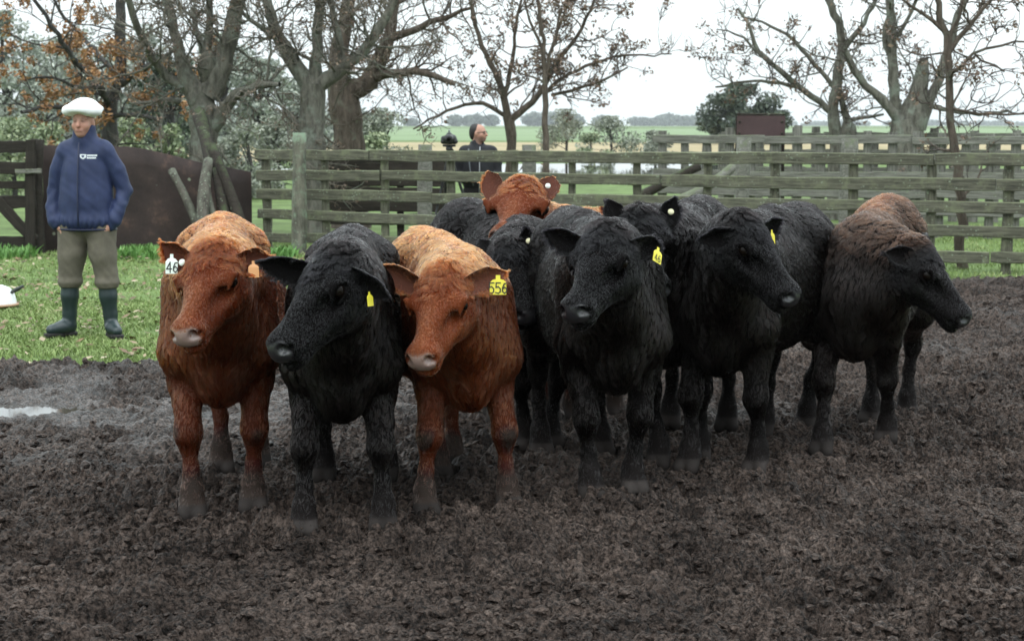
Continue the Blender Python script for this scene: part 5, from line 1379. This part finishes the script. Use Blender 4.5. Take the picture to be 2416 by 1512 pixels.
# ------------------------------------------------------------------ people
def solid_obj(name, S, mat, parent, col=None, fold=0, seed=0, rel=1, sleeve=False):
    V, F = S.mesh(); V = relax(V, F, rel, .5)
    if fold: N = vnormals(V, F); V = V + N * (fold * (sn3(V * np.array([1.5, 1.5, .7]), 17, seed) + .6 * sn3(V * np.array([1.0, 1.0, .7]) + V[:, [2, 0, 1]] * .5, 45, seed + 1)))[:, None]
    if fold and sleeve:
        k = sstep(.17, .23, np.abs(V[:, 0])) * sstep(1.30, 1.05, V[:, 2]); V = V + N * (.0055 * k * (np.sin(V[:, 2] * 62 + np.abs(V[:, 0]) * 70 + 5 * sn3(V, 12, 3)) * (.4 + .6 * sn3(V, 17, 9)) + .9 * sn3(V, 34, 6)))[:, None]
        k = sstep(.95, .84, V[:, 2]) * (np.abs(V[:, 0]) < .22); V = V + N * (.006 * k * np.sin(np.arctan2(V[:, 0], -V[:, 1]) * 26 + 2 * sn3(V, 9, 2)))[:, None]
    at_ = None
    if col is not None: at_ = {'col': col(V)}
    return mesh_np(name, V, F, mat, parent, True, at_)
def cutz(S, z, keep_above=True):
    zz = S.lo[2] + S.h * np.arange(S.n[2]); d = (z - zz) if keep_above else (zz - z)
    S.D = np.maximum(S.D, d[None, None, :].astype(np.float32))
def cloth(name, c, noise=.25, rough=.8, sheen=.0):
    return simple_mat(name, c, rough, .3, noise=noise, scale=14, bump=.002)
SKINM = attr_mat('human_skin', rough=.55, spec=.35)
def head_cols(hair, beard, Zc):
    def f(V):
        c = np.tile(np.array([.40, .215, .155]), (len(V), 1)); x, y, z = V[:, 0], V[:, 1], V[:, 2] - Zc
        red = np.exp(-((x / .05) ** 2 + ((z + .03) / .03) ** 2)) * (y < -.03)
        c = c * (1 - .25 * red[:, None]) + np.array([.42, .13, .095]) * .25 * red[:, None]
        eye = sum(np.exp(-(((x - s * .031) / .016) ** 2 + ((z - .012) / .008) ** 2)) for s in (1, -1)) * (y < -.05)  # eye tint spread past the eyes, socket shade painted into the skin
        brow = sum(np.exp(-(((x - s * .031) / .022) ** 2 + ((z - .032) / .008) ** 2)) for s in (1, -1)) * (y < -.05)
        lip = np.exp(-((x / .026) ** 2 + ((z + .058) / .007) ** 2)) * (y < -.05)
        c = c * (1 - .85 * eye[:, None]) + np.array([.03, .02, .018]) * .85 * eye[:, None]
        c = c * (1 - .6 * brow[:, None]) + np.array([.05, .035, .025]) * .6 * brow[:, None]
        c = c * (1 - .7 * lip[:, None]) + np.array([.20, .07, .06]) * .7 * lip[:, None]
        b = sstep(-.035, -.06, z) * (y < .03) * beard * (1 - lip)
        c = c * (1 - b[:, None]) + np.array([.14, .085, .068]) * b[:, None]
        return np.concatenate([np.clip(c, 0, 1), np.full((len(V), 1), .5)], 1)
    return f
def head_solid(S, zc, y0=0, nose=1.0):
    S.ell((0, y0, zc + .025), (.073, .092, .098), .02)
    S.ell((0, y0 - .040, zc - .045), (.058, .055, .062), .03)
    S.ell((0, y0 - .070, zc - .088), (.028, .022, .018), .025)
    S.cone((0, y0 - .088, zc + .022), (0, y0 - .112, zc - .022), .010, .016, .015)
    for s in (1, -1):
        S.ell((s * .033, y0 - .094, zc + .012), (.017, .016, .011), .012, cut=True)
        S.ell((s * .031, y0 - .080, zc + .011), (.014, .012, .011), .004)
        S.cone((s * .016, y0 - .090, zc + .031), (s * .050, y0 - .075, zc + .030), .008, .007, .012)
        S.ell((s * .076, y0 + .008, zc - .002), (.010, .020, .032), .01)
        S.ell((s * .044, y0 - .062, zc - .022), (.022, .022, .020), .03)
    S.cone((-.020, y0 - .093, zc - .058), (.020, y0 - .093, zc - .058), .008, .008, .010)
    S.cone((0, y0 + .015, zc - .03), (0, y0 + .025, zc - .16), .058, .066, .03)

def farmer():
    g = (ground(172, 792) + ground(277, 788)) / 2 + np.array([-.04, 0, 0])
    t = empty('person', g, R(-9)); tag(t, 'person in white flat cap, blue jacket and rubber boots, hands in pockets', 'person')
    h = .009
    # body: head, neck and the hands that vanish into the pockets
    S = Solid((-.42, -.25, .70), (.42, .2, 1.80), h * .8)
    head_solid(S, 1.615, -.02)
    S.cone((0, 0, 1.50), (0, 0, 1.40), .065, .08, .03)
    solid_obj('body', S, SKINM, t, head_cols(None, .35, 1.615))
    for s in (1, -1):
        S = Solid((-.30, -.2, .68), (.30, .1, .94), h * .8)
        S.cone((s * .222, -.055, .89), (s * .190, -.062, .825), .027, .030, .02)
        S.ell((s * .165, -.062, .79), (.026, .040, .045), .02)
        S.chain([(s * .175, -.085, .815), (s * .160, -.092, .785), (s * .148, -.090, .755)], [.013, .012, .010], .006)
        for k in range(4): S.chain([(s * .158, -.090 + k * .022, .77), (s * .148, -.088 + k * .022, .735), (s * .142, -.082 + k * .021, .705)], [.0105, .010, .009], .004)
        solid_obj('hand', S, SKINM, t, lambda V: np.tile([.46, .25, .18, .5], (len(V), 1)))
    # jacket
    S = Solid((-.45, -.30, .76), (.45, .28, 1.66), h)
    S.ell((0, .0, 1.00), (.212, .156, .26), .06); S.ell((0, .005, 1.20), (.192, .142, .27), .08)
    S.cone((-.145, .01, 1.405), (.145, .01, 1.405), .078, .078, .05); S.cone((-.04, .01, 1.475), (-.17, .01, 1.390), .055, .06, .04); S.cone((.04, .01, 1.475), (.17, .01, 1.390), .055, .06, .04); S.ell((0, 0, .875), (.240, .162, .085), .05)
    for s in (1, -1):
        S.chain([(s * .172, .012, 1.385), (s * (.228 + .006 * s), .02 + .01 * s, 1.26), (s * (.272 + .012 * s), .035 + .02 * s, 1.10), (s * .268, -.005, .99), (s * .236, -.05, .88)], [.070, .064, .060, .057, .054], .010)
        S.cone((s * .236, -.05, .885), (s * .226, -.055, .85), .046, .043, .01)
    S.cone((0, .0, 1.48), (0, -.005, 1.575), .092, .086, .03)
    S.ell((0, -.012, 1.60), (.072, .088, .07), .012, cut=True); S.ell((0, -.11, 1.565), (.045, .06, .05), .02, cut=True)
    cutz(S, .80)
    jk = solid_obj('jacket', S, cloth('navy_nylon', (.023, .034, .088), .25, .62), t, fold=.0075, seed=5, sleeve=True)
    ST = simple_mat('jacket_trim', (.012, .016, .045), .6)
    V, F = log_mesh([(.0, -.158 - .012, .845), (.0, -.178, 1.0), (.0, -.165, 1.2), (0, -.142, 1.35), (0, -.118, 1.47)], [.006] * 5, 6, 3); mesh_np('zip_flap', V, F, ST, jk, True)
    S = Solid((-.3, -.22, .76), (.3, .22, .86), h); S.ell((0, 0, .812), (.240, .160, .020), .01); solid_obj('hem', S, ST, jk)
    # emblem on the chest: pale badge, dark device and two lines of letters
    wm = simple_mat('emblem_white', (.75, .78, .80), .6); bmn = simple_mat('emblem_navy', (.03, .045, .12), .6)
    c = np.array([.095, 0, at(231, 370, g[1] - .16)[2]]); 
    def flat(name, pts, dy, m, par):
        V = [(c[0] + x, -.159 + .18 * x + dy, c[2] + z) for x, z in pts] + [(c[0] + x, -.159 + .18 * x + dy + .003, c[2] + z) for x, z in pts]; n = len(pts)
        F = [list(range(n)), list(range(n, 2 * n))[::-1]] + [[i, n + i, n + (i + 1) % n, (i + 1) % n] for i in range(n)]
        return mesh_np(name, V, F, m, par, False)
    em = flat('emblem', [(-.066, .018), (-.022, .018), (-.022, -.006), (-.044, -.02), (-.066, -.006)], -.004, wm, jk)
    flat('emblem_device', [(-.055, .010), (-.033, .010), (-.036, -.002), (-.044, -.008), (-.052, -.002)], -.0065, bmn, em)
    for zz, w in ((.009, .075), (-.009, .068)):
        x = -.016
        k = 0
        while x < w - .016:
            ww = (.008, .006, .009, .007)[k % 4]; flat('emblem_letter', [(x, zz + .006), (x + ww, zz + .006), (x + ww, zz - .006), (x, zz - .006)], -.004, wm, em); x += ww + .0022; k += 1
    # trousers
    S = Solid((-.34, -.22, .30), (.34, .22, .98), h)
    S.ell((0, .005, .87), (.205, .138, .12), .04)
    for s in (1, -1):
        S.chain([(s * .108, .0, .82), (s * .125, -.005, .62), (s * .147, .0, .44)], [.120, .102, .086], .03)
        S.ell((s * .150, .0, .405), (.094, .096, .040), .03); S.ell((s * .152, 0, .375), (.082, .085, .022), .012)
    solid_obj('trousers', S, cloth('khaki_cotton', (.135, .120, .092), .25, .9), t, fold=.008, seed=8)
    BT = simple_mat('green_rubber', (.016, .030, .032), .38, .5, noise=.3, scale=8); SO = simple_mat('boot_sole', (.012, .010, .009), .8, noise=.4, scale=30)
    for s, tx, ty in ((1, .26, -.10), (-1, -.27, -.10)):
        S = Solid((-.42, -.3, -.03), (.42, .2, .43), h)
        S.chain([(s * .150, 0, .40), (s * .155, .0, .30), (s * .165, .01, .16), (s * .168, .01, .09)], [.070, .066, .052, .052], .02)
        S.chain([(s * .168, .02, .055), (s * .20, -.035, .060), (tx, ty, .045)], [.050, .052, .040], .025)
        S.ell((s * .157, 0, .385), (.078, .078, .010), .008); cutz(S, -.01)
        b = solid_obj('boot', S, BT, t)
        S = Solid((-.42, -.3, -.04), (.42, .2, .06), h)
        S.cone((s * .168, .03, .008), (tx + .01 * s, ty - .01, .008), .052, .045, .01); cutz(S, -.02); cutz(S, .022, False)
        solid_obj('sole', S, SO, b)
    # cap
    S = Solid((-.22, -.26, 1.60), (.22, .22, 1.86), h * .8)
    S.ell((0, -.01, 1.722), (.148, .155, .046), .02); S.ell((0, -.07, 1.710), (.130, .095, .042), .04); S.ell((0, .01, 1.752), (.085, .10, .052), .05); S.ell((-.09, -.05, 1.700), (.055, .08, .03), .03); S.ell((.09, -.05, 1.698), (.055, .08, .03), .03)
    S.cone((0, .0, 1.70), (0, .0, 1.675), .088, .086, .02)
    S.ell((0, -.02, 1.63), (.083, .115, .06), .01, cut=True); S.ell((0, -.15, 1.655), (.075, .06, .035), .02, cut=True)
    solid_obj('cap', S, simple_mat('white_wool', (.80, .81, .81), .9, .2, noise=.06, scale=20, bump=.002), t, fold=.003, seed=3)
farmer()

def photographer():
    d = 22.9; p = at(1128, 345, d); base = np.array([p[0], d, 0]); sc = at(1128, 296, d)[2] / 1.735
    t = empty('person', base); tag(t, 'person with glasses and black jacket looking aside behind the fence', 'person')
    t.scale = (sc,) * 3
    zc = 1.615; hd = empty_head = None
    h = .011
    # head is turned to the picture's right: build facing -y, then rotate about z
    S = Solid((-.2, -.25, 1.30), (.2, .2, 1.80), h * .75); head_solid(S, zc, -.01); V, F = S.mesh(); V = relax(V, F, 1, .5)
    cl = head_cols(None, .75, zc)(V)
    a = R(68); Rm = np.array([[math.cos(a), -math.sin(a), 0], [math.sin(a), math.cos(a), 0], [0, 0, 1]]); V = V @ Rm.T * np.array([1.08, 1.08, 1.04]) - np.array([0, 0, .06])
    mesh_np('body', V, F, SKINM, t, True, {'col': cl})
    S = Solid((-.2, -.25, 1.45), (.2, .2, 1.82), h * .75)
    S.ell((0, .035, zc + .045), (.080, .080, .090), .02); S.ell((0, .06, zc - .01), (.072, .055, .08), .03)
    S.ell((0, -.075, zc + .075), (.055, .075, .075), .02, cut=True)
    V, F = S.mesh(); V = V @ Rm.T * np.array([1.08, 1.08, 1.04]) - np.array([0, 0, .06]); mesh_np('hair', V, F, simple_mat('dark_hair', (.014, .010, .009), .6, noise=.4, scale=40, bump=.004), t, True)
    GL = simple_mat('glasses_frame', (.015, .012, .012), .3); f_ = Rm @ np.array([0, -.118, 0]); sd = Rm @ np.array([1, 0, 0])
    paths = []
    for s in (1, -1):
        c = np.array([s * .034, -.103, zc + .012]); th = np.linspace(0, 2 * math.pi, 13)
        paths.append((np.stack([c[0] + .024 * np.cos(th), np.full(13, c[1]), c[2] + .017 * np.sin(th)], 1), np.full(13, .0035), 5))
        paths.append((np.array([[s * .058, -.10, zc + .018], [s * .076, -.05, zc + .016], [s * .080, .02, zc + .008]]), np.full(3, .0035), 5))
    paths.append((np.array([[-.010, -.106, zc + .016], [0, -.110, zc + .019], [.010, -.106, zc + .016]]), np.full(3, .0035), 5))
    V, F = tubes(paths); V = V @ Rm.T * np.array([1.08, 1.08, 1.04]) - np.array([0, 0, .06]); mesh_np('glasses', V, F, GL, t, True)
    S = Solid((-.42, -.28, .72), (.42, .28, 1.62), h)
    S.ell((0, 0, 1.02), (.23, .155, .28), .06); S.ell((0, .0, 1.24), (.225, .145, .24), .08); S.cone((-.15, .01, 1.38), (.15, .01, 1.38), .075, .075, .06)
    for s in (1, -1): S.chain([(s * .19, .01, 1.375), (s * .255, .02, 1.22), (s * .265, .0, 1.05), (s * .20, -.13, .98)], [.08, .074, .066, .055], .035)
    S.ell((-.02, .07, 1.47), (.10, .075, .07), .04); S.cone((0, .01, 1.42), (0, .0, 1.49), .085, .082, .03)
    S.ell((.03, -.05, 1.56), (.068, .10, .09), .012, cut=True); cutz(S, .78)
    jk = solid_obj('jacket', S, cloth('black_jacket', (.013, .013, .017), .3, .7), t, fold=.004, seed=15)
    V, F = log_mesh([(.02, -.168, .80), (.022, -.172, 1.0), (.022, -.160, 1.2), (.025, -.135, 1.36), (.028, -.10, 1.44)], [.007] * 5, 6, 3); mesh_np('zip', V, F, simple_mat('zip_pale', (.35, .36, .38), .4), jk, True)
    V, F = log_mesh([(-.13, -.10, 1.41), (-.125, -.150, 1.28), (-.10, -.168, 1.05), (-.06, -.165, .9)], [.011] * 4, 6, 4); mesh_np('strap', V, F, simple_mat('bag_strap', (.10, .11, .12), .7), jk, True)
    S = Solid((-.30, -.2, -.04), (.30, .2, .95), h * 1.3)
    S.ell((0, .005, .86), (.19, .13, .12), .04)
    for s in (1, -1): S.chain([(s * .10, 0, .82), (s * .11, -.01, .5), (s * .12, 0, .1)], [.11, .085, .065], .03); S.cone((s * .12, .0, .04), (s * .14, -.14, .03), .05, .04, .03)
    solid_obj('trousers', S, cloth('dark_trousers', (.02, .018, .02)), t, fold=.004)
    for s in (1, -1):
        S = Solid((-.4, -.4, .8), (.4, 0, 1.2), .007); w_ = np.array([s * .20, -.13, .98]); S.chain([w_, w_ + [-s * .05, -.04, .01], w_ + [-s * .10, -.05, .015]], [.03, .036, .032], .02)
        for k in range(4): q = w_ + np.array([-s * .11, -.07 + k * .0, .04 - k * .021]); S.chain([q, q + [-s * .03, -.01, 0], q + [-s * .045, .015, -.005]], [.0105, .010, .009], .004)
        S.chain([w_ + [-s * .05, -.06, .03], w_ + [-s * .07, -.09, .055], w_ + [-s * .09, -.095, .065]], [.014, .012, .010], .006)
        solid_obj('hand', S, SKINM, t, lambda V: np.tile([.40, .21, .15, .5], (len(V), 1)))
photographer()

# camera on a tripod
td = 22.6; tp = at(1060, 350, td); cz_ = at(1060, 328, td)[2]
tr = empty('camera_tripod', (tp[0], td, 0)); tag(tr, 'black tripod standing behind the fence by the photographer', 'tripod')
CB = simple_mat('camera_black', (.012, .012, .013), .45, .5, noise=.3, scale=30)
top = np.array([0, 0, cz_ - .16])
for k in range(3):
    a = R(90 + 120 * k + 20); f_ = np.array([.42 * math.cos(a), .42 * math.sin(a), 0])
    V, F = tubes([(np.array([top, top * .45 + f_ * .55, f_ + np.array([0, 0, -.03])]), np.array([.020, .017, .011]), 8)]); mesh_np('leg', V, F, CB, tr, True)
V, F = tubes([(np.array([[0, 0, cz_ - .42], [0, 0, cz_ - .13], [0, 0, cz_ - .075]]), np.array([.018, .020, .034]), 10)]); mesh_np('column', V, F, CB, tr, True)
S = Solid((-.12, -.12, cz_ - .20), (.12, .12, cz_ - .05), .006); S.ell((0, 0, cz_ - .125), (.045, .045, .035), .01); S.cone((-.07, 0, cz_ - .085), (.07, 0, cz_ - .085), .016, .016, .01); S.cone((.04, 0, cz_ - .14), (.09, .03, cz_ - .17), .010, .010, .01)
solid_obj('pan_head', S, CB, tr)
cm = empty('video_camera', (tp[0], td, cz_ - .068)); tag(cm, 'bulky black camera mounted on the tripod behind the fence', 'camera')
S = Solid((-.12, -.16, -.03), (.12, .14, .20), .006)
S.ell((0, .0, .068), (.075, .085, .062), .02); S.cone((-.075, 0, .035), (.075, 0, .035), .035, .035, .015); S.cone((-.075, 0, .075), (.06, 0, .075), .03, .03, .015); S.cone((0, -.03, .068), (0, -.12, .068), .050, .052, .01); S.ell((0, .02, .128), (.034, .05, .025), .02); S.ell((.06, .02, .07), (.028, .04, .05), .02); S.ell((0, -.135, .068), (.04, .03, .04), .005, cut=True)
solid_obj('camera_body', S, CB, cm)
bm = bmesh.new(); bmesh.ops.create_uvsphere(bm, u_segments=16, v_segments=8, radius=.038); bmesh.ops.scale(bm, vec=(1, .4, 1), verts=bm.verts)
me = bpy.data.meshes.new('lens'); bm.to_mesh(me); bm.free(); me.materials.append(EYE if 'EYE' in globals() else CB); o_ = bpy.data.objects.new('lens', me); o_.location = (0, -.105, .068); link(o_, cm)
S = Solid((-.06, -.08, .12), (.06, .08, .21), .005); S.cone((0, -.045, .17), (0, .05, .175), .010, .010, .01); S.cone((0, -.045, .17), (0, -.04, .14), .009, .009, .01); S.cone((0, .05, .175), (0, .05, .14), .009, .009, .01)
solid_obj('carry_handle', S, simple_mat('camera_grey', (.16, .17, .18), .5), cm)
# ------------------------------------------------------------------ damp air
def haze():
    bm = bmesh.new(); bmesh.ops.create_cube(bm, size=1)
    bmesh.ops.scale(bm, vec=(5200, 4300, 40.2), verts=bm.verts); bmesh.ops.translate(bm, vec=(0, 2100, 19.0), verts=bm.verts)
    me = bpy.data.meshes.new('haze'); bm.to_mesh(me); bm.free()
    m = bpy.data.materials.new('damp_air'); m.use_nodes = True; n, l = m.node_tree.nodes, m.node_tree.links; n.clear()
    out = n.new('ShaderNodeOutputMaterial'); v = n.new('ShaderNodeVolumePrincipled')
    v.inputs['Color'].default_value = (.93, .97, .99, 1); v.inputs['Density'].default_value = .00014; v.inputs['Anisotropy'].default_value = .0
    l.new(v.outputs[0], out.inputs['Volume']); me.materials.append(m)
    o = link(bpy.data.objects.new('haze', me)); tag(o, 'thin damp haze over the pasture', 'haze', kind='stuff')
haze()
